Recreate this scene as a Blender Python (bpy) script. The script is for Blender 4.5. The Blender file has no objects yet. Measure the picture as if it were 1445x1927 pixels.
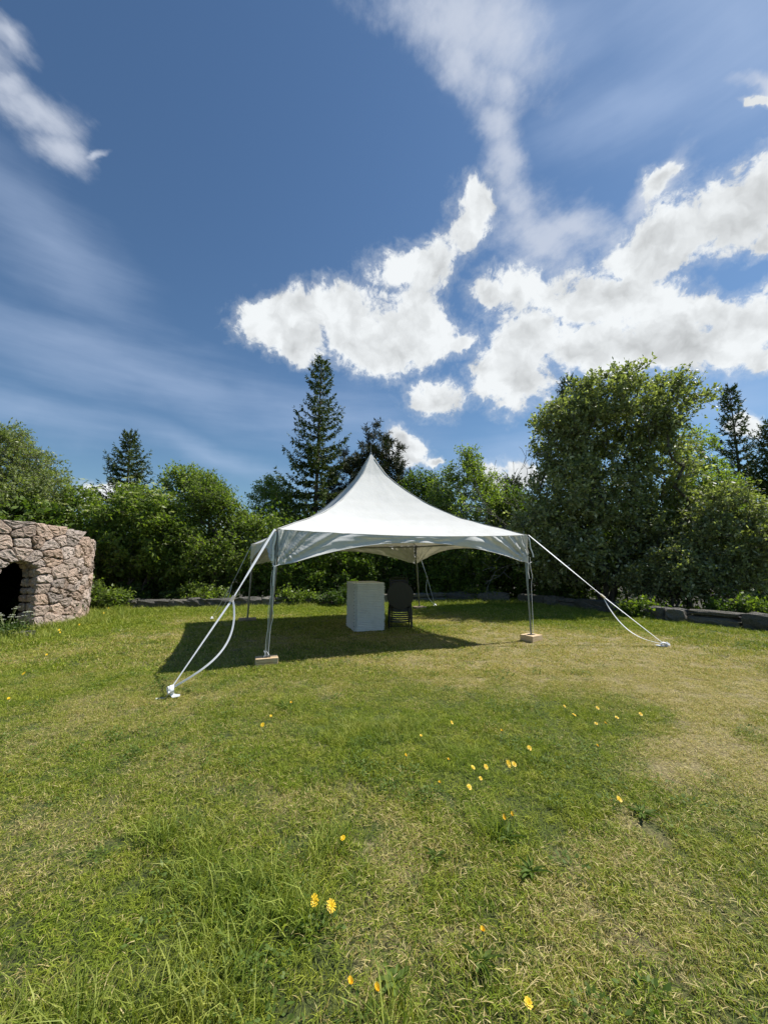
import bpy, bmesh, math
import numpy as np
from mathutils import Vector, Matrix

# ------------------------------------------------------------------ camera, world, sun, exposure
scene = bpy.context.scene
COL = scene.collection
rad = math.radians
PW, PH, FPX, HORIZON, EYE = 1445.0, 1927.0, 745.0, 1057.5, 1.6
PITCH = math.atan((HORIZON - PH / 2) / FPX)

cam = bpy.data.cameras.new("camera")
cam.sensor_fit = 'VERTICAL'
cam.sensor_height = 36.0
cam.lens = FPX / PH * 36.0
cam.clip_start = 0.05
cam.clip_end = 6000.0
cam_ob = bpy.data.objects.new("camera", cam)
COL.objects.link(cam_ob)
cam_ob.location = (0, 0, EYE)
cam_ob.rotation_euler = (math.pi / 2 + PITCH, 0, 0)
scene.camera = cam_ob

SUN_EL, SUN_AZ = rad(53.0), rad(69.0)       # azimuth measured from +Y towards +X
SUN = Vector((math.cos(SUN_EL) * math.sin(SUN_AZ), math.cos(SUN_EL) * math.cos(SUN_AZ), math.sin(SUN_EL)))
sun = bpy.data.lights.new("sun", 'SUN')
sun.energy = 5.0
sun.angle = rad(0.53)
sun.color = (1.0, 0.955, 0.88)
sun_ob = bpy.data.objects.new("sun", sun)
COL.objects.link(sun_ob)
sun_ob.rotation_euler = SUN.to_track_quat('Z', 'Y').to_euler()
sun_ob.location = (20, 8, 30)

scene.view_settings.view_transform = 'Standard'
scene.view_settings.look = 'None'
scene.view_settings.exposure = 0.43
scene.view_settings.gamma = 1.0
scene.view_settings.use_curve_mapping = False
scene.render.engine = 'CYCLES'
scene.cycles.max_bounces = 6
scene.cycles.diffuse_bounces = 3
scene.cycles.glossy_bounces = 2
scene.cycles.transmission_bounces = 3
scene.cycles.transparent_max_bounces = 4


def ray(px, py):
    """world direction of a picture point, length one along the view axis"""
    x = (px - PW / 2) / FPX
    v = -(py - PH / 2) / FPX
    return Vector((x, math.cos(PITCH) - v * math.sin(PITCH), math.sin(PITCH) + v * math.cos(PITCH)))


def at_z(px, py, z=0.0):
    d = ray(px, py)
    t = (z - EYE) / d.z
    return Vector((d.x * t, d.y * t, z))


def at_y(px, py, y):
    d = ray(px, py)
    t = y / d.y
    return Vector((d.x * t, y, EYE + d.z * t))


class NT:
    """small node helper"""
    def __init__(self, tree):
        self.t = tree

    def n(self, kind, **kw):
        nd = self.t.nodes.new(kind)
        for k, v in kw.items():
            setattr(nd, k, v)
        return nd

    def put(self, sock, val):
        if isinstance(val, bpy.types.NodeSocket):
            self.t.links.new(val, sock)
        elif val is not None:
            sock.default_value = val

    def math(self, op, a, b=None, c=None, clamp=False):
        nd = self.n('ShaderNodeMath', operation=op, use_clamp=clamp)
        self.put(nd.inputs[0], a)
        self.put(nd.inputs[1], b)
        if c is not None:
            self.put(nd.inputs[2], c)
        return nd.outputs[0]

    def vec(self, op, a, b=None, scale=None):
        nd = self.n('ShaderNodeVectorMath', operation=op)
        self.put(nd.inputs[0], a)
        if b is not None:
            self.put(nd.inputs[1], b)
        if scale is not None:
            self.put(nd.inputs['Scale'], scale)
        return nd.outputs['Value'] if op in ('DOT_PRODUCT', 'LENGTH', 'DISTANCE') else nd.outputs[0]

    def noise(self, vec, scale, detail=4.0, rough=0.55, w=None, out=0):
        nd = self.n('ShaderNodeTexNoise')
        if w is not None:
            nd.noise_dimensions = '4D'
            nd.inputs['W'].default_value = w
        self.put(nd.inputs['Vector'], vec)
        nd.inputs['Scale'].default_value = scale
        nd.inputs['Detail'].default_value = detail
        nd.inputs['Roughness'].default_value = rough
        return nd.outputs[out]

    def smooth(self, x, a, b, lo=0.0, hi=1.0):
        nd = self.n('ShaderNodeMapRange', interpolation_type='SMOOTHSTEP')
        self.put(nd.inputs[0], x)
        nd.inputs[1].default_value = a
        nd.inputs[2].default_value = b
        self.put(nd.inputs[3], lo)
        self.put(nd.inputs[4], hi)
        return nd.outputs[0]

    def mix(self, f, a, b, blend='MIX'):
        nd = self.n('ShaderNodeMix', data_type='RGBA', blend_type=blend)
        self.put(nd.inputs[0], f)
        for i, v in ((6, a), (7, b)):
            if isinstance(v, (tuple, list)) and len(v) == 3:
                v = (*v, 1.0)
            self.put(nd.inputs[i], v)
        return nd.outputs[2]


# cloud banks: (px, py, half length, half width, tilt in degrees clockwise) turned into fixed sky directions
CUMULUS = [
    (505, 612, 62, 58, 20), (560, 640, 70, 46, 25), (600, 588, 92, 58, -5), (655, 610, 78, 66, 15),
    (700, 660, 88, 48, 10), (770, 590, 62, 78, 15), (765, 495, 62, 44, -20), (815, 500, 52, 50, -30),
    (880, 425, 78, 42, -60), (905, 370, 34, 30, -40), (800, 645, 96, 40, -5), (862, 640, 44, 22, -8),
    (965, 705, 90, 70, 10), (1000, 640, 92, 66, -20), (925, 560, 30, 26, 0), (1010, 545, 118, 50, -8),
    (1110, 660, 120, 62, 0), (1120, 560, 120, 62, -8), (1230, 470, 150, 62, -24), (1365, 400, 150, 66, -28),
    (1445, 350, 90, 60, -30), (1250, 345, 66, 28, -50), (1230, 580, 110, 70, 5), (1310, 575, 90, 42, 12),
    (1240, 650, 110, 40, 0), (1360, 650, 110, 48, 0), (1440, 610, 70, 60, -10), (1440, 680, 50, 30, 0),
    (1432, 450, 46, 24, -50), (1440, 170, 38, 16, 20), (1560, 300, 120, 70, -30), (1590, 560, 150, 80, 0),
    (1500, 420, 90, 50, -30),
    (822, 748, 58, 42, -5), (770, 838, 40, 26, 30), (765, 862, 42, 20, 0), 
    (985, 895, 52, 24, 0), (190, 915, 60, 22, 0), (935, 905, 30, 20, 30),
    (460, 985, 34, 14, 0), (820, 870, 20, 9, 0), (1400, 800, 40, 20, 0),
]
WISPS = [
    (880, 60, 190, 105, 25), (935, 175, 60, 44, 60), (925, 235, 70, 46, 65), (945, 310, 70, 40, 70), (975, 375, 60, 44, 60), (1020, 440, 110, 80, 15),
    (1090, 420, 90, 56, 30), (860, 130, 110, 60, 60), (20, 60, 66, 28, 35), (70, 200, 110, 46, 32), (130, 290, 75, 36, 36),
    (20, 150, 60, 40, 30), (185, 290, 30, 12, -40), (-60, 80, 120, 70, 30), (1430, 175, 60, 22, 20),
    (1230, 360, 90, 30, -50),
]
VEIL = [
    (160, 640, 300, 50, 14), (300, 720, 340, 60, 18), (60, 760, 260, 50, 14), (420, 860, 200, 30, 22),
    (1000, 60, 230, 160, 30), (1380, 80, 380, 240, -30), (120, 480, 260, 80, 40), (600, 780, 240, 60, 10),
    (1360, 760, 220, 60, 0), (960, 860, 180, 60, -15), (1200, 220, 250, 90, -20),
]

world = bpy.data.worlds.new("World")
scene.world = world
world.use_nodes = True
wt = NT(world.node_tree)
bg = world.node_tree.nodes['Background']
SKY_STRENGTH = 0.0855
sky = wt.n('ShaderNodeTexSky')
sky.sky_type = 'NISHITA'
sky.sun_disc = False
sky.sun_elevation = SUN_EL
sky.sun_rotation = SUN_AZ
sky.altitude = 300.0
sky.air_density = 1.25
sky.dust_density = 0.35
sky.ozone_density = 2.5
bluer = wt.mix(1.0, sky.outputs[0], (0.60, 0.74, 0.84), 'MULTIPLY')
hsv = wt.n('ShaderNodeHueSaturation')
hsv.inputs['Saturation'].default_value = 1.0
hsv.inputs['Value'].default_value = 1.0
wt.put(hsv.inputs['Color'], bluer)
sky_col = hsv.outputs[0]
tc = wt.n('ShaderNodeTexCoord').outputs['Generated']


def warp(vec, scale, amount, w):
    nz = wt.noise(vec, scale, 5.0, 0.6, w=w, out=1)
    c = wt.vec('SUBTRACT', nz, (0.5, 0.5, 0.5))
    return wt.vec('ADD', vec, wt.vec('SCALE', c, scale=amount))


def bank(dirvec, lobes):
    field = None
    for px, py, a, b, tilt in lobes:
        c = ray(px, py).normalized()
        ca, sa = math.cos(rad(tilt)), math.sin(rad(tilt))

        def tang(dx, dy):
            p = ray(px + dx, py + dy)
            return p / p.dot(c) - c
        A, B = tang(ca * a * .5, sa * a * .5) * 2, tang(-sa * b * .5, ca * b * .5) * 2
        g = Matrix(((A.dot(A), A.dot(B)), (A.dot(B), B.dot(B)))).inverted()
        U = A * g[0][0] + B * g[0][1]
        V = A * g[1][0] + B * g[1][1]
        cmb = wt.n('ShaderNodeCombineXYZ')
        wt.put(cmb.inputs[0], wt.vec('DOT_PRODUCT', dirvec, tuple(U)))
        wt.put(cmb.inputs[1], wt.vec('DOT_PRODUCT', dirvec, tuple(V)))
        q = wt.math('SUBTRACT', 1.0, wt.vec('LENGTH', cmb.outputs[0]))
        if field is None:
            field = q
        else:
            nd = wt.n('ShaderNodeMath', operation='SMOOTH_MAX')
            wt.put(nd.inputs[0], field)
            wt.put(nd.inputs[1], q)
            nd.inputs[2].default_value = 0.25
            field = nd.outputs[0]
    return field


wisp_dir = warp(warp(tc, 4.0, 0.12, 9.3), 14.0, 0.04, 2.1)
cum_dir = warp(warp(tc, 3.5, 0.10, 1.3), 11.0, 0.075, 4.1)
fld = bank(cum_dir, CUMULUS)
fine = wt.noise(cum_dir, 9.0, 8.0, 0.60, w=2.2)
dens = wt.math('ADD', fld, wt.math('MULTIPLY', wt.math('SUBTRACT', fine, 0.41), 2.1))
dens = wt.math('ADD', dens, wt.math('MULTIPLY', wt.math('SUBTRACT', wt.noise(wisp_dir, 30.0, 6.0, 0.68, w=8.0), 0.5), 1.3))
cum_mask = wt.math('MAXIMUM', wt.smooth(dens, 0.10, 0.52), wt.smooth(dens, -0.25, 0.60, 0.0, 0.38))
# the lit side of the billows: density here against density a little nearer the sun
lump_a = wt.noise(cum_dir, 11.0, 5.0, 0.5, w=7.0)
lump_b = wt.noise(wt.vec('ADD', cum_dir, tuple(SUN * 0.03)), 11.0, 5.0, 0.5, w=7.0)
relief = wt.math('SUBTRACT', lump_a, lump_b)
thick = wt.smooth(wt.math('ADD', fld, wt.math('MULTIPLY', wt.math('SUBTRACT', fine, 0.5), 1.2)), 0.12, 0.80)
shade = wt.math('MULTIPLY', thick, wt.smooth(wt.noise(cum_dir, 6.0, 4.0, 0.5, w=3.0), 0.40, 0.66, 0.0, 1.0))
lum = wt.math('SUBTRACT', 1.02, wt.math('MULTIPLY', shade, 0.27))
lum = wt.math('ADD', lum, wt.math('MULTIPLY', relief, 1.3))
lum = wt.math('MINIMUM', wt.math('MAXIMUM', lum, 0.55), 1.08)
K = 0.665 / SKY_STRENGTH
cc = wt.n('ShaderNodeCombineXYZ')
wt.put(cc.inputs[0], wt.math('MULTIPLY', lum, 0.93 * K))
wt.put(cc.inputs[1], wt.math('MULTIPLY', lum, 0.965 * K))
wt.put(cc.inputs[2], wt.math('MULTIPLY', lum, 0.985 * K))
wf = bank(wisp_dir, WISPS)
st = wt.n('ShaderNodeMapping')
wt.put(st.inputs['Vector'], tc)
st.inputs['Rotation'].default_value = (0.3, 0.5, 0.2)
st.inputs['Scale'].default_value = (5.0, 2.0, 9.0)
streak = wt.noise(st.outputs[0], 3.2, 8.0, 0.62)
wd = wt.math('ADD', wf, wt.math('MULTIPLY', wt.math('SUBTRACT', streak, 0.5), 1.7))
wmask = wt.smooth(wd, -0.35, 1.05, 0.0, 0.80)
vf = bank(warp(tc, 2.5, 0.18, 5.5), VEIL)
st2 = wt.n('ShaderNodeMapping')
wt.put(st2.inputs['Vector'], tc)
st2.inputs['Rotation'].default_value = (0.0, 0.28, 0.0)
st2.inputs['Scale'].default_value = (1.3, 1.0, 9.0)
strk = wt.noise(st2.outputs[0], 2.6, 7.0, 0.58)
vd = wt.math('ADD', vf, wt.math('MULTIPLY', wt.math('SUBTRACT', strk, 0.5), 1.6))
vmask = wt.smooth(vd, -0.5, 1.6, 0.0, 0.40)
VE = tuple(c * K for c in (0.62, 0.76, 1.02))
WI = tuple(c * K for c in (0.72, 0.78, 0.90))
col = wt.mix(vmask, sky_col, VE)
col = wt.mix(wmask, col, WI)
col = wt.mix(cum_mask, col, cc.outputs[0])
wt.put(bg.inputs['Color'], col)
bg.inputs['Strength'].default_value = SKY_STRENGTH
world.cycles.sampling_method = 'MANUAL'
world.cycles.sample_map_resolution = 512


# ------------------------------------------------------------------ helpers
rng = np.random.default_rng(11)


def mat(name, rough=0.8):
    m = bpy.data.materials.new(name)
    m.use_nodes = True
    t = NT(m.node_tree)
    b = m.node_tree.nodes['Principled BSDF']
    b.inputs['Roughness'].default_value = rough
    return m, t, b


def link(ob, parent=None, label=None, cat=None, group=None, kind=None):
    COL.objects.link(ob)
    if parent is not None:
        ob.parent = parent
    for k, v in (('label', label), ('category', cat), ('group', group), ('kind', kind)):
        if v:
            ob[k] = v
    return ob


def thing(name, label, cat, loc=(0, 0, 0), group=None, rotz=0.0):
    o = bpy.data.objects.new(name, None)
    o.empty_display_size = 0.2
    o.location = loc
    o.rotation_euler = (0, 0, rotz)
    return link(o, None, label, cat, group)


def mesh_np(name, V, faces, m=None, smooth=False):
    """faces: list of (n,k) index arrays"""
    me = bpy.data.meshes.new(name)
    V = np.asarray(V, dtype=np.float32)
    me.vertices.add(len(V))
    me.vertices.foreach_set('co', V.ravel())
    faces = [np.asarray(f, dtype=np.int32) for f in faces if len(f)]
    tot = sum(f.size for f in faces)
    cnt = sum(len(f) for f in faces)
    me.loops.add(tot)
    me.loops.foreach_set('vertex_index', np.concatenate([f.ravel() for f in faces]))
    me.polygons.add(cnt)
    sizes = np.concatenate([np.full(len(f), f.shape[1], dtype=np.int32) for f in faces])
    starts = np.concatenate([[0], np.cumsum(sizes)[:-1]]).astype(np.int32)
    me.polygons.foreach_set('loop_start', starts)
    if smooth:
        me.polygons.foreach_set('use_smooth', np.ones(cnt, dtype=bool))
    if m is not None:
        me.materials.append(m)
    me.update(calc_edges=True)
    return me


def obj(name, me, parent=None, **kw):
    return link(bpy.data.objects.new(name, me), parent, **kw)


class MB:
    """collects verts and faces of mixed shapes for one mesh"""
    def __init__(self):
        self.V, self.F = [], []

    def add(self, vs, fs):
        o = len(self.V)
        self.V += [tuple(v) for v in vs]
        self.F += [[i + o for i in f] for f in fs]

    def box(self, c, s, rz=0.0, bev=0.0):
        cx, cy, cz = c
        hx, hy, hz = s[0] / 2, s[1] / 2, s[2] / 2
        ca, sa = math.cos(rz), math.sin(rz)
        bm = bmesh.new()
        bmesh.ops.create_cube(bm, size=1.0)
        for v in bm.verts:
            v.co = Vector((v.co.x * 2 * hx, v.co.y * 2 * hy, v.co.z * 2 * hz))
        if bev > 0:
            bmesh.ops.bevel(bm, geom=list(bm.edges), offset=bev, segments=1, affect='EDGES')
        vs = [(cx + v.co.x * ca - v.co.y * sa, cy + v.co.x * sa + v.co.y * ca, cz + v.co.z) for v in bm.verts]
        bm.verts.index_update()
        self.add(vs, [[v.index for v in f.verts] for f in bm.faces])
        bm.free()

    def tube(self, pts, r, sides=8, cap=True, square=False, up=None):
        pts = [Vector(p) for p in pts]
        rs = r if isinstance(r, (list, tuple)) else [r] * len(pts)
        vs = []
        n = sides
        for i, p in enumerate(pts):
            d = (pts[min(i + 1, len(pts) - 1)] - pts[max(i - 1, 0)]).normalized()
            u = Vector(up) if up else (Vector((0, 0, 1)) if abs(d.z) < .95 else Vector((1, 0, 0)))
            a = d.cross(u).normalized()
            b = d.cross(a).normalized()
            for k in range(n):
                t = 2 * math.pi * (k + (.5 if square else 0)) / n
                vs.append(p + (a * math.cos(t) + b * math.sin(t)) * rs[i])
        fs = []
        for i in range(len(pts) - 1):
            for k in range(n):
                k2 = (k + 1) % n
                fs.append([i * n + k, i * n + k2, (i + 1) * n + k2, (i + 1) * n + k])
        if cap:
            fs.append(list(range(n))[::-1])
            fs.append([(len(pts) - 1) * n + k for k in range(n)])
        self.add(vs, fs)

    def ribbon(self, pts, width, side, thick=0.003):
        """flat webbing: side = one vector or a list of vectors"""
        pts = [Vector(p) for p in pts]
        vs = []
        for i, p in enumerate(pts):
            d = (pts[min(i + 1, len(pts) - 1)] - pts[max(i - 1, 0)]).normalized()
            s = Vector(side[i] if isinstance(side, list) else side)
            s = (s - d * s.dot(d)).normalized()
            nn = d.cross(s).normalized()
            w = width[i] if isinstance(width, list) else width
            for a, b in ((-1, -1), (1, -1), (1, 1), (-1, 1)):
                vs.append(p + s * (a * w / 2) + nn * (b * thick / 2))
        fs = []
        for i in range(len(pts) - 1):
            for k in range(4):
                k2 = (k + 1) % 4
                fs.append([i * 4 + k, i * 4 + k2, (i + 1) * 4 + k2, (i + 1) * 4 + k])
        fs.append([3, 2, 1, 0])
        e = (len(pts) - 1) * 4
        fs.append([e, e + 1, e + 2, e + 3])
        self.add(vs, fs)

    def mesh(self, name, m, smooth=False):
        me = bpy.data.meshes.new(name)
        me.from_pydata(self.V, [], self.F)
        if smooth:
            me.polygons.foreach_set('use_smooth', [True] * len(me.polygons))
        me.materials.append(m)
        me.update()
        return me

    def build(self, name, m, parent=None, smooth=False, **kw):
        return obj(name, self.mesh(name, m, smooth), parent, **kw)


def vnoise(x, y, seed=0):
    """smooth value noise on numpy arrays, 0..1"""
    x = np.asarray(x, float)
    y = np.asarray(y, float)
    xi, yi = np.floor(x).astype(np.int64), np.floor(y).astype(np.int64)
    fx, fy = x - xi, y - yi
    fx, fy = fx * fx * (3 - 2 * fx), fy * fy * (3 - 2 * fy)

    def h(a, b):
        n = (a * 374761393 + b * 668265263 + seed * 974634777) & 0x7fffffff
        n = ((n ^ (n >> 13)) * 1274126177) & 0x7fffffff
        return ((n ^ (n >> 16)) & 0xffff) / 65535.0
    return (h(xi, yi) * (1 - fx) + h(xi + 1, yi) * fx) * (1 - fy) + (h(xi, yi + 1) * (1 - fx) + h(xi + 1, yi + 1) * fx) * fy


def fbm(x, y, seed=0, octs=4):
    s, a, t = 0, .5, 0
    for i in range(octs):
        s = s + a * vnoise(x * 2 ** i, y * 2 ** i, seed + i)
        t += a
        a *= .5
    return s / t


def gz(x, y):
    x = np.asarray(x, float)
    y = np.asarray(y, float)
    r = np.hypot(x, y - 4.0)
    bump = (fbm(x * .55 + 3, y * .55, 5, 3) - .5) * .07 * np.clip((r + 2) / 8, 0, 1)
    fall = np.clip(r - 14.5, 0, 60)
    return bump - np.minimum(fall * .16, 7.0)


# how dry the lawn is, 0 lush to 1 straw, from patches seen in the meadow
def w_ell(px, py, rx, ry):
    c = at_z(px, py)
    a = at_z(px + rx, py)
    lo, hi = at_z(px, py + ry), at_z(px, max(py - ry, HORIZON + 45))
    return c.x, (lo.y + hi.y) / 2, abs(a.x - c.x), max((hi.y - lo.y) / 2, .12)


DRY = [w_ell(*e[:4]) + (e[4],) for e in [
    (1370, 1350, 150, 70, .75), (1250, 1480, 90, 50, .4),
    (1290, 1262, 260, 66, 1.0), (1390, 1450, 140, 90, .75), (1330, 1560, 140, 50, .35), (1040, 1205, 200, 22, .8),
    (860, 1262, 220, 32, .4), (240, 1330, 150, 60, .35), (190, 1212, 130, 22, .5), (600, 1500, 110, 40, .4),
    (700, 1555, 50, 30, .55), (1180, 1790, 90, 30, .2), (1300, 1720, 60, 25, .3), (1090, 1660, 60, 30, .35), (820, 1640, 60, 40, .35),
    (120, 1640, 80, 50, .2), (600, 1215, 300, 30, .4), (1100, 1500, 60, 25, .4), (735, 1740, 30, 25, .5), (720, 1890, 40, 30, .5),
    (1010, 1560, 50, 25, .3), (920, 1900, 50, 25, .3), (330, 1240, 100, 20, .3), (880, 1172, 90, 12, .6), (60, 1430, 120, 30, .2)]]
LUSH = [w_ell(*e[:4]) + (e[4],) for e in [
    (700, 1400, 190, 60, .8), (900, 1450, 150, 55, .7), (440, 1750, 230, 120, .8), (1110, 1345, 120, 18, .6),
    (110, 1500, 130, 70, .4), (110, 1160, 130, 16, .8), (850, 1140, 200, 8, .6), (960, 1570, 60, 40, .7),
    (1230, 1348, 60, 10, .2), (60, 1800, 120, 80, .5), (300, 1620, 120, 50, .4), (430, 1148, 250, 8, .8),
    (1250, 1165, 200, 12, .6), (40, 1280, 80, 60, .4), (1140, 1450, 80, 40, .3), (60, 1215, 60, 40, .5), (900, 1800, 150, 60, .3)]]


def dryness(x, y):
    x = np.asarray(x, float)
    y = np.asarray(y, float)
    wx = x + (fbm(x * 1.7, y * 1.7, 41, 3) - .5) * 1.3
    wy = y + (fbm(x * 1.7 + 9, y * 1.7, 43, 3) - .5) * 1.3
    d = .30 + (fbm(x * .9, y * .9, 21, 4) - .5) * 1.1 + (fbm(x * 4.2, y * 4.2, 27, 3) - .5) * .7
    for cx, cy, rx, ry, k in DRY:
        q = ((wx - cx) / rx) ** 2 + ((wy - cy) / ry) ** 2
        d = d + k * np.exp(-q * 1.1)
    for cx, cy, rx, ry, k in LUSH:
        q = ((wx - cx) / rx) ** 2 + ((wy - cy) / ry) ** 2
        d = d - k * np.exp(-q * 1.1)
    far = np.clip((np.hypot(x, y - 4) - 13) / 3, 0, 1)
    return np.clip(d - far * .5, 0, 1)


# ------------------------------------------------------------------ materials
def leaf_mat(name, col_a, col_b, col_c=None, transl=0.45, rough=0.5, spec=0.25, patch=0.9):
    m = bpy.data.materials.new(name)
    m.use_nodes = True
    nt = m.node_tree
    nt.nodes.clear()
    t = NT(nt)
    out = t.n('ShaderNodeOutputMaterial')
    geo = t.n('ShaderNodeNewGeometry')
    rpi = geo.outputs['Random Per Island']
    big = t.noise(geo.outputs['Position'], patch, 3.0, 0.6)
    f = t.math('ADD', t.math('MULTIPLY', rpi, 0.65), t.math('MULTIPLY', t.smooth(big, .3, .7), 0.35))
    c = t.mix(f, col_a, col_b)
    if col_c:
        c = t.mix(t.math('GREATER_THAN', t.math('FRACT', t.math('MULTIPLY', rpi, 17.31)), 0.90), c, col_c)
    d = t.n('ShaderNodeBsdfPrincipled')
    t.put(d.inputs['Base Color'], c)
    d.inputs['Roughness'].default_value = rough
    d.inputs['Specular IOR Level'].default_value = spec
    tr = t.n('ShaderNodeBsdfTranslucent')
    t.put(tr.inputs['Color'], t.mix(1.0, c, (1.2, 1.35, 0.40), 'MULTIPLY'))
    mx = t.n('ShaderNodeMixShader')
    mx.inputs[0].default_value = transl
    t.put(mx.inputs[1], d.outputs[0])
    t.put(mx.inputs[2], tr.outputs[0])
    t.put(out.inputs[0], mx.outputs[0])
    return m


def bark_mat(name, a, b, scale=14.0):
    m, t, bs = mat(name, .9)
    pos = t.n('ShaderNodeNewGeometry').outputs['Position']
    mp = t.n('ShaderNodeMapping')
    t.put(mp.inputs['Vector'], pos)
    mp.inputs['Scale'].default_value = (1, 1, .3)
    nz = t.noise(mp.outputs[0], scale, 6.0, .65)
    t.put(bs.inputs['Base Color'], t.mix(t.smooth(nz, .35, .65), a, b))
    bp = t.n('ShaderNodeBump')
    bp.inputs['Strength'].default_value = .5
    bp.inputs['Distance'].default_value = .02
    t.put(bp.inputs['Height'], nz)
    t.put(bs.inputs['Normal'], bp.outputs[0])
    return m


M = {}
M['sallow'] = leaf_mat('sallow_leaf', (.12, .145, .055), (.34, .37, .18), (.56, .58, .44), .42, .48, .4)
M['greywillow'] = leaf_mat('grey_willow_leaf', (.14, .185, .05), (.29, .33, .13), (.42, .45, .27), .38, .48, .4)
M['elder'] = leaf_mat('elder_leaf', (.085, .14, .028), (.27, .34, .075), None, .48, .45, .3)
M['birch'] = leaf_mat('birch_leaf', (.10, .16, .03), (.29, .36, .09), (.38, .44, .16), .50, .45, .3)
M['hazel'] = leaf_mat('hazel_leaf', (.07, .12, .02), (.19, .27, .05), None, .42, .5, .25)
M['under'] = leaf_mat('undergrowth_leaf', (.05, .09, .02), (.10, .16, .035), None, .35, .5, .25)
M['spruce'] = leaf_mat('spruce_needles', (.035, .06, .014), (.10, .14, .03), (.17, .20, .06), .12, .6, .2)
M['pine'] = leaf_mat('pine_needles', (.028, .040, .017), (.055, .066, .03), (.11, .085, .045), .12, .6, .2)
M['flower'] = leaf_mat('elder_blossom', (.60, .62, .42), (.75, .75, .58), None, .3, .6, .2)
M['parsley'] = leaf_mat('parsley_umbel', (.72, .74, .68), (.80, .80, .76), None, .3, .6, .2)
M['fern'] = leaf_mat('fern_frond', (.10, .17, .03), (.17, .24, .05), None, .4, .5, .25)
M['weed'] = leaf_mat('weed_leaf', (.07, .125, .02), (.15, .21, .045), (.18, .23, .08), .3, .6, .15)
M['bark'] = bark_mat('dark_bark', (.055, .045, .036), (.13, .115, .095))
M['birchbark'] = bark_mat('grey_bark', (.12, .11, .10), (.40, .39, .36), 8.0)
M['deadwood'] = bark_mat('dead_branch', (.16, .14, .12), (.28, .26, .24))
M['petal'], t_, b_ = mat('dandelion_petal', .55)
b_.inputs['Base Color'].default_value = (.86, .56, .012, 1)
M['petal2'], t_, b_ = mat('dandelion_petal_wilted', .6)
b_.inputs['Base Color'].default_value = (.80, .48, .012, 1)
M['stem'], t_, b_ = mat('flower_stem', .5)
b_.inputs['Base Color'].default_value = (.24, .28, .10, 1)


def grass_mat(name, straw_bias=0.0, lush=False):
    m = bpy.data.materials.new(name)
    m.use_nodes = True
    nt = m.node_tree
    nt.nodes.clear()
    t = NT(nt)
    out = t.n('ShaderNodeOutputMaterial')
    geo = t.n('ShaderNodeNewGeometry')
    rpi = geo.outputs['Random Per Island']
    at = t.n('ShaderNodeAttribute', attribute_type='INSTANCER', attribute_name='dry')
    dry = at.outputs['Fac']
    big = t.noise(geo.outputs['Position'], 2.3, 4.0, .6)
    g = t.mix(rpi, (.105, .18, .010), (.38, .44, .055))
    g = t.mix(t.smooth(big, .35, .65), g, t.mix(rpi, (.16, .205, .014), (.47, .49, .085)))
    if lush:
        g = t.mix(1.0, g, (1.12, 1.08, 1.75), 'MULTIPLY')
    mid = t.noise(geo.outputs['Position'], 9.0, 4.0, .65, w=1.0)
    g = t.mix(t.smooth(mid, .42, .62, 0.0, .50), g, t.mix(rpi, (.05, .10, .014), (.15, .23, .04)))
    s = t.mix(t.math('FRACT', t.math('MULTIPLY', rpi, 7.7)), (.36, .285, .09), (.74, .62, .31))
    pick = t.math('FRACT', t.math('MULTIPLY', rpi, 23.17))
    thr = t.math('ADD', t.math('MULTIPLY', dry, .66), straw_bias)
    c = t.mix(t.math('LESS_THAN', pick, thr), g, s)
    d = t.n('ShaderNodeBsdfPrincipled')
    t.put(d.inputs['Base Color'], c)
    d.inputs['Roughness'].default_value = .5
    d.inputs['Specular IOR Level'].default_value = .14
    tr = t.n('ShaderNodeBsdfTranslucent')
    t.put(tr.inputs['Color'], t.mix(1.0, c, (1.2, 1.25, 0.45), 'MULTIPLY'))
    mx = t.n('ShaderNodeMixShader')
    mx.inputs[0].default_value = .3
    t.put(mx.inputs[1], d.outputs[0])
    t.put(mx.inputs[2], tr.outputs[0])
    t.put(out.inputs[0], mx.outputs[0])
    return m


M['grass'] = grass_mat('lawn_grass', 0.02)
M['longgrass'] = grass_mat('long_grass', -.16, True)
M['clip'] = grass_mat('dry_clippings', .22)

# ground
m, t, b = mat('meadow_soil', .95)
pos = t.n('ShaderNodeNewGeometry').outputs['Position']
dat = t.n('ShaderNodeAttribute', attribute_name='dry')
n1 = t.noise(pos, 55.0, 6.0, .7)
n2 = t.noise(pos, 9.0, 5.0, .6)
g = t.mix(t.smooth(n1, .35, .65), (.022, .034, .006), (.13, .165, .030))
s = t.mix(t.smooth(n1, .35, .65), (.15, .115, .045), (.40, .34, .16))
fac = t.math('ADD', dat.outputs['Fac'], t.math('MULTIPLY', t.math('SUBTRACT', n2, .5), .9))
wood_ = t.n('ShaderNodeAttribute', attribute_name='litter').outputs['Fac']
t.put(b.inputs['Base Color'], t.mix(wood_, t.mix(t.smooth(fac, .30, .85), g, s), t.mix(n1, (.018, .016, .009), (.06, .05, .028))))
bp = t.n('ShaderNodeBump')
bp.inputs['Strength'].default_value = 1.0
bp.inputs['Distance'].default_value = .03
t.put(bp.inputs['Height'], n1)
t.put(b.inputs['Normal'], bp.outputs[0])
M['soil'] = m


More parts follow.
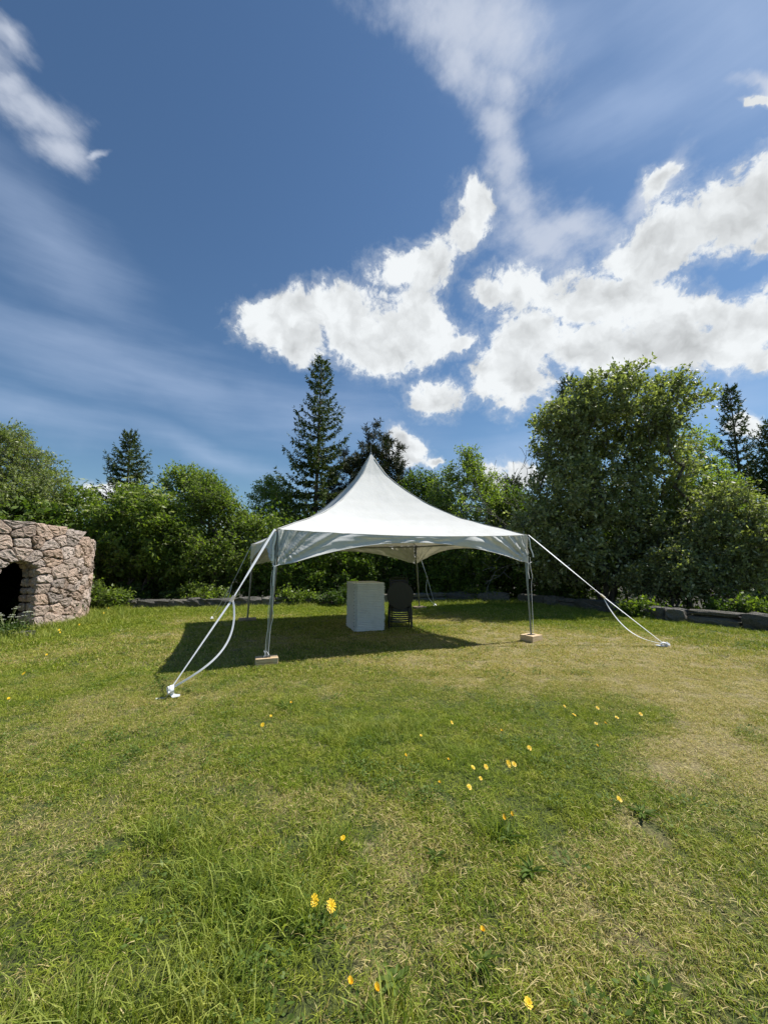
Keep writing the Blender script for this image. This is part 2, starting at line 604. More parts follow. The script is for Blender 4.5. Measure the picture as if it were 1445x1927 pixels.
def granite(name, a, b_, c, lichen=.3):
    m, t, b = mat(name, .85)
    tcx = t.n('ShaderNodeNewGeometry')
    pos = tcx.outputs['Position']
    oi = t.n('ShaderNodeObjectInfo').outputs['Random']
    speck = t.noise(pos, 60.0, 5.0, .75)
    mid = t.noise(pos, 9.0, 8.0, .75)
    col = t.mix(t.smooth(speck, .35, .65), a, b_)
    col = t.mix(t.smooth(mid, .45, .72, 0.0, .75), col, c)
    col = t.mix(t.smooth(t.noise(pos, 3.0, 7.0, .72, w=3.0), .56, .70, 0.0, lichen), col, (.12, .115, .105))
    hv = t.n('ShaderNodeHueSaturation')
    t.put(hv.inputs['Color'], col)
    t.put(hv.inputs['Value'], t.smooth(oi, 0, 1, .72, 1.22))
    t.put(hv.inputs['Saturation'], t.smooth(t.math('FRACT', t.math('MULTIPLY', oi, 7.3)), 0, 1, .7, 1.1))
    t.put(b.inputs['Base Color'], hv.outputs[0])
    bp = t.n('ShaderNodeBump')
    bp.inputs['Strength'].default_value = .9
    bp.inputs['Distance'].default_value = .07
    t.put(bp.inputs['Height'], t.math('ADD', t.noise(pos, 16.0, 8.0, .7), t.math('MULTIPLY', mid, .8)))
    t.put(b.inputs['Normal'], bp.outputs[0])
    return m


M['granite'] = granite('pink_granite', (.27, .19, .145), (.63, .485, .385), (.34, .275, .22))
M['wallstone'] = granite('grey_lichened_stone', (.085, .08, .065), (.21, .19, .16), (.07, .08, .045), .7)
M['mortar'] = granite('dark_mortar', (.05, .042, .036), (.09, .075, .062), (.07, .06, .05))

m = bpy.data.materials.new('white_pvc_canvas')
m.use_nodes = True
m.node_tree.nodes.clear()
t = NT(m.node_tree)
out = t.n('ShaderNodeOutputMaterial')
pos = t.n('ShaderNodeNewGeometry').outputs['Position']
c = t.mix(t.smooth(t.noise(pos, 3.0, 5.0, .6), .4, .75), (.655, .66, .645), (.61, .615, .595))
d = t.n('ShaderNodeBsdfPrincipled')
t.put(d.inputs['Base Color'], c)
d.inputs['Roughness'].default_value = .85
d.inputs['Specular IOR Level'].default_value = .12
bp = t.n('ShaderNodeBump')
bp.inputs['Strength'].default_value = .25
bp.inputs['Distance'].default_value = .02
t.put(bp.inputs['Height'], t.noise(pos, 7.0, 4.0, .6))
t.put(d.inputs['Normal'], bp.outputs[0])
tr = t.n('ShaderNodeBsdfTranslucent')
tr.inputs['Color'].default_value = (.62, .56, .42, 1)
mx = t.n('ShaderNodeMixShader')
mx.inputs[0].default_value = .12
t.put(mx.inputs[1], d.outputs[0])
t.put(mx.inputs[2], tr.outputs[0])
t.put(out.inputs[0], mx.outputs[0])
M['canvas'] = m

M['webbing'], t, b = mat('white_webbing', .7)
b.inputs['Base Color'].default_value = (.80, .81, .83, 1)
M['steel'], t, b = mat('galvanised_steel', .38)
pos = t.n('ShaderNodeNewGeometry').outputs['Position']
t.put(b.inputs['Base Color'], t.mix(t.noise(pos, 12.0, 4.0, .6), (.16, .17, .165), (.30, .31, .305)))
b.inputs['Metallic'].default_value = .75
M['dark'], t, b = mat('black_plastic', .4)
b.inputs['Base Color'].default_value = (.012, .012, .013, 1)
M['blackpaint'], t, b = mat('black_painted_metal', .35)
b.inputs['Base Color'].default_value = (.010, .010, .012, 1)
b.inputs['Specular IOR Level'].default_value = .5
M['table'], t, b = mat('white_table_plastic', .5)
pos = t.n('ShaderNodeNewGeometry').outputs['Position']
t.put(b.inputs['Base Color'], t.mix(t.smooth(t.noise(pos, 6.0, 5.0, .6), .4, .8), (.80, .80, .78), (.70, .70, .67)))
M['buckle'], t, b = mat('zinc_buckle', .4)
b.inputs['Base Color'].default_value = (.55, .50, .40, 1)
b.inputs['Metallic'].default_value = .5


def wood(name, a, b_):
    m, t, b = mat(name, .75)
    tcx = t.n('ShaderNodeTexCoord').outputs['Object']
    mp = t.n('ShaderNodeMapping')
    t.put(mp.inputs['Vector'], tcx)
    mp.inputs['Scale'].default_value = (2.0, 22.0, 22.0)
    g = t.noise(mp.outputs[0], 3.0, 6.0, .6)
    t.put(b.inputs['Base Color'], t.mix(t.smooth(g, .35, .65), a, b_))
    return m


M['pine_wood'] = wood('sawn_pine', (.50, .34, .18), (.72, .56, .36))
M['old_wood'] = wood('weathered_pine', (.24, .17, .11), (.38, .28, .19))


# ------------------------------------------------------------------ ground
def axis(lo, hi, step, far):
    core = np.arange(lo, hi + step / 2, step)
    ext, v, s = [], hi, step
    while v < far:
        s *= 1.35
        v += s
        ext.append(v)
    left, v, s = [], lo, step
    while v > -far:
        s *= 1.35
        v -= s
        left.append(v)
    return np.array(left[::-1] + list(core) + ext)


WALLC = np.array([(-10.6, 13.9), (-7.6, 14.3), (-5, 14.7), (-1, 15.6), (3, 16.9), (5.1, 16.6), (6.5, 14.7), (7.2, 12.95), (8.0, 11.2), (9.1, 9.5), (10.1, 7.6), (10.9, 5.4)])


def seg_far(X, Y):
    # one beyond the boundary wall: the wall is nearly a ring round the lawn, so compare bearings
    an = np.arctan2(Y - 4, X)
    wa = np.arctan2(WALLC[:, 1] - 4, WALLC[:, 0])
    wr_ = np.hypot(WALLC[:, 0], WALLC[:, 1] - 4)
    o = np.argsort(wa)
    lim = np.interp(an, wa[o], wr_[o])
    return (np.hypot(X, Y - 4) > lim + .1).astype(float) * (an > wa.min() - .3)


gx, gy = axis(-15, 15, .11, 2500), axis(.2, 20, .11, 2500)
GX, GY = np.meshgrid(gx, gy)
GZ = gz(GX, GY) + (fbm(GX * 3, GY * 3, 61, 3) - .5) * .03 * (np.hypot(GX, GY) < 25)
V = np.stack([GX, GY, GZ], -1).reshape(-1, 3)
nx, ny = len(gx), len(gy)
ii = (np.arange(ny - 1)[:, None] * nx + np.arange(nx - 1)[None, :]).ravel()
F = np.stack([ii, ii + 1, ii + nx + 1, ii + nx], 1)
me = mesh_np('ground', V, [F], M['soil'], smooth=True)
a = me.attributes.new('dry', 'FLOAT', 'POINT')
a.data.foreach_set('value', dryness(GX, GY).ravel().astype(np.float32))
a = me.attributes.new('litter', 'FLOAT', 'POINT')
a.data.foreach_set('value', seg_far(GX, GY).ravel().astype(np.float32))
obj('ground', me, kind='structure', label='mown meadow ground with straw coloured dry patches')


# ------------------------------------------------------------------ stones
def clip_poly(poly, p, q):
    """keep the side of the bisector of p,q that holds p"""
    mx, my = (p[0] + q[0]) / 2, (p[1] + q[1]) / 2
    nx_, ny_ = q[0] - p[0], q[1] - p[1]
    outp = []
    n = len(poly)
    for i in range(n):
        a, b = poly[i], poly[(i + 1) % n]
        da = (a[0] - mx) * nx_ + (a[1] - my) * ny_
        db = (b[0] - mx) * nx_ + (b[1] - my) * ny_
        if da <= 0:
            outp.append(a)
        if (da < 0 < db) or (db < 0 < da):
            s = da / (da - db)
            outp.append((a[0] + (b[0] - a[0]) * s, a[1] + (b[1] - a[1]) * s))
    return outp


def clip_line(poly, pt, nrm):
    q = (pt[0] + nrm[0], pt[1] + nrm[1])
    p = (pt[0] - nrm[0], pt[1] - nrm[1])
    return clip_poly(poly, p, q)


def stone_mesh(poly, place, r, depth=.13, joint=.012, sub=.09):
    """one face stone: poly in wall coordinates, place(u, v, d) -> world, d outwards"""
    c = np.mean(poly, axis=0)
    pts = []
    n = len(poly)
    for i in range(n):                                  # chamfered corners and split long edges
        a, b = np.array(poly[i]), np.array(poly[(i + 1) % n])
        L = np.linalg.norm(b - a)
        if L < .03:
            continue
        ch = min(.035, L * .25) / L
        k = max(1, int((L) / sub))
        for j in range(k + 1):
            f = ch + (1 - 2 * ch) * j / k
            q = a + (b - a) * f
            if 0 < j < k:
                q = q + r.normal(0, .014, 2)
            pts.append(q)
    pts = np.array(pts)
    n = len(pts)
    if n < 4:
        return None
    size = np.linalg.norm(pts - c, axis=1).mean()
    dirs = (pts - c) / np.maximum(np.linalg.norm(pts - c, axis=1)[:, None], 1e-5)
    tilt = r.normal(0, .035, 2)
    proud = r.uniform(-.012, .028)
    rings = [(joint, -depth, 0), (joint, -.03, 0), (joint + .008, .006, .005), (joint + .035, .018, .009), (size * .35, .020, .011), (size * .65, .022, .011)]
    V, F = [], []
    for ins, d, amp in rings:
        for i in range(n):
            L = np.linalg.norm(pts[i] - c)
            q = pts[i] - dirs[i] * min(ins * (1 if ins < .02 else float(r.uniform(.6, 1.3))), L * .8)
            dd = d
            if d > -.1:
                dd = d + proud + float((q - c) @ tilt) + r.normal(0, max(amp, .003))
            V.append(place(q[0], q[1], dd))
    V.append(place(c[0], c[1], .022 + proud + r.normal(0, .004)))
    for k in range(len(rings) - 1):
        for i in range(n):
            j = (i + 1) % n
            F.append([k * n + i, k * n + j, (k + 1) * n + j, (k + 1) * n + i])
    top = (len(rings) - 1) * n
    for i in range(n):
        F.append([top + i, top + (i + 1) % n, len(V) - 1])
    return V, F


# ruined round tower of pink granite, left
TC, TR, TH = (-11.75, 10.4), 3.36, 2.5
tower = thing('stone_tower', 'low round ruined tower of pink granite rubble with an arched doorway at the left edge', 'tower', (TC[0], TC[1], 0))


def t_place(u, v, d):
    a = u / TR                                          # u is arc length, anticlockwise from +X
    return ((TR + d) * math.cos(a), (TR + d) * math.sin(a), v)


DOOR_A = math.atan2(9.37 - TC[1], -8.42 - TC[0])        # doorway bearing
du, dw, dtop = DOOR_A * TR, .37, 1.62
outline = []
for z in np.arange(.14, dtop - dw - .02, .27):
    outline.append(((du - dw, z), (-1, 0)))
    outline.append(((du + dw, z), (1, 0)))
for k in range(7):
    a = math.pi * (k + .5) / 7
    outline.append(((du + dw * math.cos(a), dtop - dw + dw * math.sin(a) * 1.0), (math.cos(a), math.sin(a))))
sr = np.random.default_rng(5)
seeds, ghost = [], []
for (p, nrm) in outline:
    j = sr.uniform(.09, .13)
    seeds.append((p[0] + nrm[0] * j, p[1] + nrm[1] * j))
    ghost.append((p[0] - nrm[0] * j, p[1] - nrm[1] * j))
u0, u1 = -1.75 * TR, 1.25 * TR
z = .0
row = 0
while z < TH + .2:
    rh = sr.uniform(.15, .31)
    u = u0 + sr.uniform(0, .4)
    while u < u1:
        w_ = sr.uniform(.22, .78)
        p = (u + w_ / 2, z + rh / 2 + sr.normal(0, .065))
        ok = True
        if p[1] > TH + .08 - .33 * min(1, max(0, (math.degrees(p[0] / TR) + 8) / 33)) - .08:
            ok = False
        if abs(p[0] - du) < dw + .27 and p[1] < dtop + .24:
            ok = False
        if ok:
            seeds.append(p)
            if sr.random() < .16:
                seeds.append((p[0] + w_ * .45, p[1] + sr.choice([-1, 1]) * .12))
        u += w_
    z += rh
    row += 1
AN = 1.55
allp = [(p[0], p[1] * AN) for p in seeds + ghost]
AP = np.array(allp)
for i, s0_ in enumerate(seeds):
    s_ = allp[i]
    d2 = ((AP - AP[i]) ** 2).sum(1)
    near = np.argsort(d2)[1:26]
    poly = [(s_[0] - 1, s_[1] - 1), (s_[0] + 1, s_[1] - 1), (s_[0] + 1, s_[1] + 1), (s_[0] - 1, s_[1] + 1)]
    for k in near:
        poly = clip_poly(poly, s_, allp[k])
        if len(poly) < 3:
            break
    poly = [(p[0], p[1] / AN) for p in poly]
    toph = TH + .08 - .33 * min(1, max(0, (math.degrees(s_[0] / TR) + 8) / 33)) + .02 * math.sin(s_[0] * 5.1) + sr.uniform(-.025, .025)
    if len(poly) >= 3:
        poly = clip_line(poly, (0, toph), (0, 1))
    if len(poly) >= 3:
        poly = clip_line(poly, (0, -.15), (0, -1))
    if len(poly) < 3:
        continue
    ar = abs(sum(poly[k][0] * poly[(k + 1) % len(poly)][1] - poly[(k + 1) % len(poly)][0] * poly[k][1] for k in range(len(poly)))) / 2
    if ar < .006:
        continue
    r_ = stone_mesh(poly, t_place, sr)
    if r_:
        me = bpy.data.meshes.new('stone')
        me.from_pydata(r_[0], [], r_[1])
        me.materials.append(M['granite'])
        obj('stone', me, tower)


def jitter_block(c, ax, ay, az, L, D, Hh, r, m, parent, name='stone', rough=.02, bev=.18):
    """rough block with rounded, uneven faces; ax, ay, az unit axes"""
    bm = bmesh.new()
    bmesh.ops.create_cube(bm, size=1.0)
    bmesh.ops.subdivide_edges(bm, edges=list(bm.edges), cuts=3, use_grid_fill=True)
    sz = (L, D, Hh)
    k = min(sz) * bev
    for v in bm.verts:
        p = [v.co[i] * sz[i] for i in range(3)]
        edge = sum(1 for i in range(3) if abs(v.co[i]) > .49)
        if edge >= 2:
            for i in range(3):
                if abs(v.co[i]) > .49:
                    p[i] -= math.copysign(k * (.55 if edge == 2 else .9), p[i])
        p = [p[i] + float(r.normal(0, rough * min(1, sz[i] * 4))) for i in range(3)]
        v.co = Vector(c) + Vector(ax) * p[0] + Vector(ay) * p[1] + Vector(az) * p[2]
    me = bpy.data.meshes.new(name)
    bm.to_mesh(me)
    bm.free()
    me.materials.append(m)
    return obj(name, me, parent)


# doorway lining, stone by stone
for side in (-1, 1):
    z = -.05
    while z < dtop - dw - .02:
        hh = sr.uniform(.16, .27)
        aa = (du + side * (dw + .13)) / TR
        er, et = Vector((math.cos(aa), math.sin(aa), 0)), Vector((-math.sin(aa), math.cos(aa), 0))
        for rr, dd in ((TR - .15, .22), (TR - .36, .21)):
            cpt = er * rr + Vector((0, 0, z + hh / 2))
            jitter_block(cpt, et, er, (0, 0, 1), .28, dd - .02, hh - .015, sr, M['granite'], tower, rough=.014)
        z += hh
for k in range(7):
    a = math.pi * (k + .5) / 7
    for rr, dd in ((TR - .15, .22), (TR - .36, .21)):
        uu, zz = du + (dw + .12) * math.cos(a), dtop - dw + (dw + .12) * math.sin(a)
        aa = uu / TR
        er, et = Vector((math.cos(aa), math.sin(aa), 0)), Vector((-math.sin(aa), math.cos(aa), 0))
        radial = (et * math.cos(a) + Vector((0, 0, math.sin(a))))
        tang = (et * -math.sin(a) + Vector((0, 0, math.cos(a))))
        jitter_block(er * rr + Vector((0, 0, zz)), radial, er, tang, .25, dd - .02, .20, sr, M['granite'], tower, rough=.012)
# rubble core with the doorway cut through it
mb = MB()
N = 180
hw = (dw + .06) / TR
for k in range(N):
    a0, a1 = 2 * math.pi * k / N, 2 * math.pi * (k + 1) / N
    am = (a0 + a1) / 2
    dlt = (am - DOOR_A + math.pi) % (2 * math.pi) - math.pi
    zb = -.3
    if abs(dlt) < hw:
        zb = dtop - dw + .1 + math.sqrt(max(0, 1 - (dlt / hw) ** 2)) * (dw + .02)
    for_r = (TR - .06, TR - .44)
    q = []
    for rr in for_r:
        for zz in (zb, TH - .10 - .33 * min(1, max(0, (math.degrees(dlt + DOOR_A) + 8) / 33))):
            for an in (a0, a1):
                q.append((rr * math.cos(an), rr * math.sin(an), zz))
    mb.add(q, [[0, 1, 3, 2], [5, 4, 6, 7], [2, 3, 7, 6], [1, 0, 4, 5], [0, 2, 6, 4], [3, 1, 5, 7]])
mb.build('rubble_core', M['mortar'], tower)
mb = MB()
ring = [((TR - .3) * math.cos(2 * math.pi * k / 48), (TR - .3) * math.sin(2 * math.pi * k / 48)) for k in range(48)]
mb.add([(x, y, TH - .62) for x, y in ring] + [(x, y, TH - .44) for x, y in ring],
       [list(range(48))[::-1], list(range(48, 96))] + [[k, (k + 1) % 48, 48 + (k + 1) % 48, 48 + k] for k in range(48)])
mb.build('shade_slab', M['mortar'], tower)  # unseen slab added over the hollow tower to keep the doorway dark

# low boundary wall round the hilltop: two pieces, stone by stone
def low_wall(pts, label, th, hts, r, cat='wall'):
    w = thing('stone_wall', label, cat, (pts[0][0], pts[0][1], 0))
    o = Vector((pts[0][0], pts[0][1], 0))
    P = [Vector((p[0], p[1], 0)) for p in pts]
    lens = [(P[i + 1] - P[i]).length for i in range(len(P) - 1)]
    tot = sum(lens)

    def along(s):
        for i, L in enumerate(lens):
            if s <= L or i == len(lens) - 1:
                d = (P[i + 1] - P[i]).normalized()
                return P[i] + d * s, d
            s -= L
    H0 = lambda s: hts[0] + (hts[1] - hts[0]) * s / tot
    s = -.1
    while s < tot:
        L = r.uniform(.45, 1.35)
        p, d = along(min(s + L / 2, tot))
        n = Vector((-d.y, d.x, 0))
        g = float(gz(p.x, p.y))
        Ht = H0(min(max(s, 0), tot)) * r.uniform(.93, 1.04)
        a_ = r.normal(0, .02)
        dd = (d + n * a_).normalized()
        dn = Vector((-dd.y, dd.x, 0))
        if r.random() < .28:
            h1 = Ht * r.uniform(.5, .65)
            jitter_block(p - o + Vector((0, 0, g + h1 / 2 - .05)), dd, dn, (0, 0, 1), L - .02, th, h1 + .06, r, M['wallstone'], w, rough=.022, bev=.22)
            jitter_block(p - o + Vector((0, 0, g + h1 + (Ht - h1) / 2)) + n * .02, dd, dn, (0, 0, 1), L * .9, th * .9, Ht - h1, r, M['wallstone'], w, rough=.016, bev=.25)
        else:
            jitter_block(p - o + Vector((0, 0, g + Ht / 2 - .05)) + n * float(r.normal(0, .02)), dd, dn, (0, 0, 1), L + .01, th, Ht + .08, r, M['wallstone'], w, rough=.022, bev=.09)
        s += L
    return w


wr = np.random.default_rng(9)
low_wall([(-10.6, 13.9), (-7.6, 14.3), (-5, 14.7), (-1, 15.6), (3, 16.9), (5.1, 16.6)],
         'low grey lichened stone wall running behind the tent under the trees', .45, (.30, .36), wr)
low_wall([(5.6, 16.2), (6.5, 14.7), (7.2, 12.95), (8.0, 11.2), (9.1, 9.5), (10.1, 7.6), (10.9, 5.4)],
         'low weathered stone wall curving towards the right edge below the big sallow', .5, (.33, .42), wr)

# fallen stones by the tower door
for (px, py, L, D, Hh, rz, lb) in ((30, 1197, .62, .32, .12, .1, 'flat pale slab lying in the grass before the tower doorway'),
                                    (22, 1181, .42, .22, .14, .5, 'small tilted grey stone just behind the pale slab by the tower door'),
                                    (137, 1143, .34, .3, .3, .4, None)):
    p = at_z(px, py)
    if lb is None:
        continue
    e = (math.cos(rz), math.sin(rz), .06)
    ob = jitter_block((0, 0, Hh * .35), e, (-math.sin(rz), math.cos(rz), 0), (0, 0, 1), L, D, Hh, wr, M['wallstone'], None, name='fallen_stone', rough=.015, bev=.25)
    ob.location = (p.x, p.y, float(gz(p.x, p.y)))
    ob['label'] = lb
    ob['category'] = 'stone'


# ------------------------------------------------------------------ trees
def seg_prisms(A, B, ra, rb, sides=4):
    """independent tapered prisms for n segments"""
    A, B = np.asarray(A, float), np.asarray(B, float)
    D = B - A
    L = np.linalg.norm(D, axis=1, keepdims=True) + 1e-9
    D = D / L
    up = np.where(np.abs(D[:, 2:3]) < .9, np.array([[0, 0, 1.]]), np.array([[1., 0, 0]]))
    S = np.cross(D, up)
    S /= np.linalg.norm(S, axis=1, keepdims=True)
    T = np.cross(D, S)
    n = len(A)
    ang = np.arange(sides) * 2 * np.pi / sides
    off = S[:, None, :] * np.cos(ang)[None, :, None] + T[:, None, :] * np.sin(ang)[None, :, None]
    Va = A[:, None, :] + off * np.asarray(ra).reshape(-1, 1, 1)
    Vb = (B + D * 0.01)[:, None, :] + off * np.asarray(rb).reshape(-1, 1, 1)
    V = np.concatenate([Va, Vb], 1).reshape(-1, 3)
    base = (np.arange(n) * 2 * sides)[:, None]
    k = np.arange(sides)
    k2 = (k + 1) % sides
    F = np.stack([base + k, base + k2, base + sides + k2, base + sides + k], -1).reshape(-1, 4)
    return V, F


def rand_unit(r, n):
    v = r.normal(size=(n, 3))
    return v / np.linalg.norm(v, axis=1, keepdims=True)


def leaf_quads(P, D, Nn, L, W):
    """diamond leaves, P base, D axis, Nn rough normal"""
    D = D / (np.linalg.norm(D, axis=1, keepdims=True) + 1e-9)
    S = np.cross(D, Nn)
    S /= (np.linalg.norm(S, axis=1, keepdims=True) + 1e-9)
    L = np.asarray(L).reshape(-1, 1)
    W = np.asarray(W).reshape(-1, 1)
    V = np.stack([P, P + D * L * .45 + S * W * .5, P + D * L, P + D * L * .45 - S * W * .5], 1).reshape(-1, 3)
    n = len(P)
    F = np.arange(n * 4).reshape(n, 4)
    return V, F


def merge(parts):
    Vs, Fs, o = [], [], 0
    for V, F in parts:
        Vs.append(V)
        Fs.append(F + o)
        o += len(V)
    return np.concatenate(Vs), np.concatenate(Fs)


def broadleaf(name, label, cat, base, lobes, ncl, leaf=.085, per=9, tw=6, twl=.45, mleaf='birch', mbark='bark',
              seed=1, stems=((0, 0),), fork=1.5, r0=.12, aspect=.5, group=None, flowers=0, droop=0.0, hole=.42, upbias=.2, lowz=None):
    """lobes: (x, y, z, rx, ry, rz) relative to base"""
    r = np.random.default_rng(seed)
    root = thing(name, label, cat, base, group)
    lob = np.array(lobes, float)
    vol = lob[:, 3] * lob[:, 4] * lob[:, 5]
    pick = r.choice(len(lob), size=int(ncl * 1.9), p=vol ** .85 / (vol ** .85).sum())
    u = rand_unit(r, len(pick)) * (r.random(len(pick)) ** (1 / 2.6))[:, None]
    C = lob[pick, :3] + u * lob[pick, 3:6]
    nz = fbm(C[:, 0] * 1.1 + C[:, 2] * .7 + seed, C[:, 1] * 1.1 + C[:, 2] * .9, seed, 3)
    C = C[nz > hole - .0]
    C = C[C[:, 2] > (.12 if lowz is None else lowz)][:ncl]
    # skeleton grown from the stems to every cluster
    nodes, par, first = [], [], []
    for (sx, sy) in stems:
        k0 = len(nodes)
        n_ = 5
        for i in range(n_ + 1):
            f = i / n_
            wob = r.normal(0, .03, 2) * (i > 0)
            nodes.append([sx * (.18 + f * .9) + wob[0], sy * (.18 + f * .9) + wob[1], -.15 + f * (fork + .15)])
            par.append(k0 + i - 1 if i else -1)
        first.append(k0)
    order = np.argsort(np.linalg.norm(C * [1, 1, .8], axis=1))
    cl_nodes = []
    NN = np.zeros((len(nodes) + len(C) * 4, 3))
    NN[:len(nodes)] = nodes
    NP = list(par)
    cnt = len(nodes)
    for ci in order:
        c = C[ci]
        d = NN[:cnt] - c
        dist = np.linalg.norm(d, axis=1)
        pen = dist + np.maximum(NN[:cnt, 2] - c[2] + .1, 0) * 1.5 + .18 * (np.linalg.norm(c) - np.linalg.norm(NN[:cnt], axis=1) < 0)
        j = int(np.argmin(pen))
        a = NN[j].copy()
        L = dist[j]
        m_ = 1 if L < .5 else (2 if L < 1.4 else 3)
        prev = j
        for k in range(1, m_ + 1):
            f = k / (m_ + 0.0)
            p = a + (c - a) * f + r.normal(0, .05 * L * (f < 1), 3) + np.array([0, 0, .10 * L * math.sin(f * math.pi)])
            NN[cnt] = p
            NP.append(prev)
            prev = cnt
            cnt += 1
        cl_nodes.append(prev)
    NN = NN[:cnt]
    NP = np.array(NP)
    wgt = np.zeros(cnt)
    wgt[cl_nodes] = 1
    for i in range(cnt - 1, -1, -1):
        if NP[i] >= 0:
            wgt[NP[i]] += wgt[i]
    wmax = max(wgt[f] for f in first)
    rad_ = np.maximum(r0 * (wgt / wmax) ** .52, .007)
    idx = np.where(NP >= 0)[0]
    thickseg = rad_[idx] > .03
    parts = []
    i1, i2 = idx[thickseg], idx[~thickseg]
    if len(i1):
        parts.append(seg_prisms(NN[NP[i1]], NN[i1], np.minimum(rad_[NP[i1]], rad_[i1] * 1.25), rad_[i1], 8))
    if len(i2):
        parts.append(seg_prisms(NN[NP[i2]], NN[i2], np.minimum(rad_[NP[i2]], rad_[i2] * 1.5), rad_[i2], 4))
    cen = C[order]
    # twigs radiate from each cluster, leaves sit along the twigs
    n = len(cen)
    outw = cen - lob[:, :3].mean(0)
    outw /= (np.linalg.norm(outw, axis=1, keepdims=True) + 1e-6)
    TB = np.repeat(cen, tw, 0)
    TD = rand_unit(r, n * tw) + np.repeat(outw, tw, 0) * .75 + np.array([0, 0, upbias])
    TD /= np.linalg.norm(TD, axis=1, keepdims=True)
    TL = twl * r.uniform(.45, 1.25, n * tw)
    TE = TB + TD * TL[:, None] + np.array([0, 0, -1.0]) * (droop * TL)[:, None]
    sel = r.random(n * tw) < .6
    parts.append(seg_prisms(TB[sel], TE[sel], np.full(sel.sum(), .006), np.full(sel.sum(), .0025), 3))
    V, F = merge([p for p in parts if p[1].shape[1] == 4])
    obj('trunk', mesh_np('trunk', V, [F], M[mbark]), root)
    per = max(4, int(round(per * .72)))
    leaf = leaf * 1.28
    aspect = min(.62, aspect * 1.12)
    K = n * tw * per
    f = r.uniform(.12, 1.05, K)
    B = np.repeat(TB, per, 0)
    E = np.repeat(TE, per, 0)
    P = B + (E - B) * f[:, None] + r.normal(0, .02, (K, 3))
    D = rand_unit(r, K) + np.repeat(TD, per, 0) * .5
    Nn = rand_unit(r, K) + np.array([0, 0, .9])
    s = leaf * r.uniform(.6, 1.3, K)
    V, F = leaf_quads(P, D, Nn, s, s * aspect)
    obj('crown', mesh_np('crown', V, [F], M[mleaf]), root)
    if flowers:
        top = np.argsort(-(cen[:, 2] * .5 + (SUN.x * cen[:, 0] - cen[:, 1] * .8) * .5 + r.normal(0, .6, n)))[:flowers]
        fp = cen[top] + outw[top] * twl * 1.15 + np.array([0, -.05, .08])
        q = 26
        Pn = np.repeat(fp, q, 0)
        rr = np.sqrt(r.random(len(Pn))) * .11
        an = r.random(len(Pn)) * 2 * np.pi
        Pn = Pn + np.stack([rr * np.cos(an), rr * np.sin(an), r.normal(0, .008, len(Pn)) + .03 - rr * .3], 1)
        V, F = leaf_quads(Pn, rand_unit(r, len(Pn)) * [1, 1, .2], np.tile([0, 0, 1.], (len(Pn), 1)) + rand_unit(r, len(Pn)) * .4, np.full(len(Pn), .045), np.full(len(Pn), .042))
        fo = obj('blossom', mesh_np('blossom', V, [F], M['flower']), root)
        fo['kind'] = 'stuff'
    return root


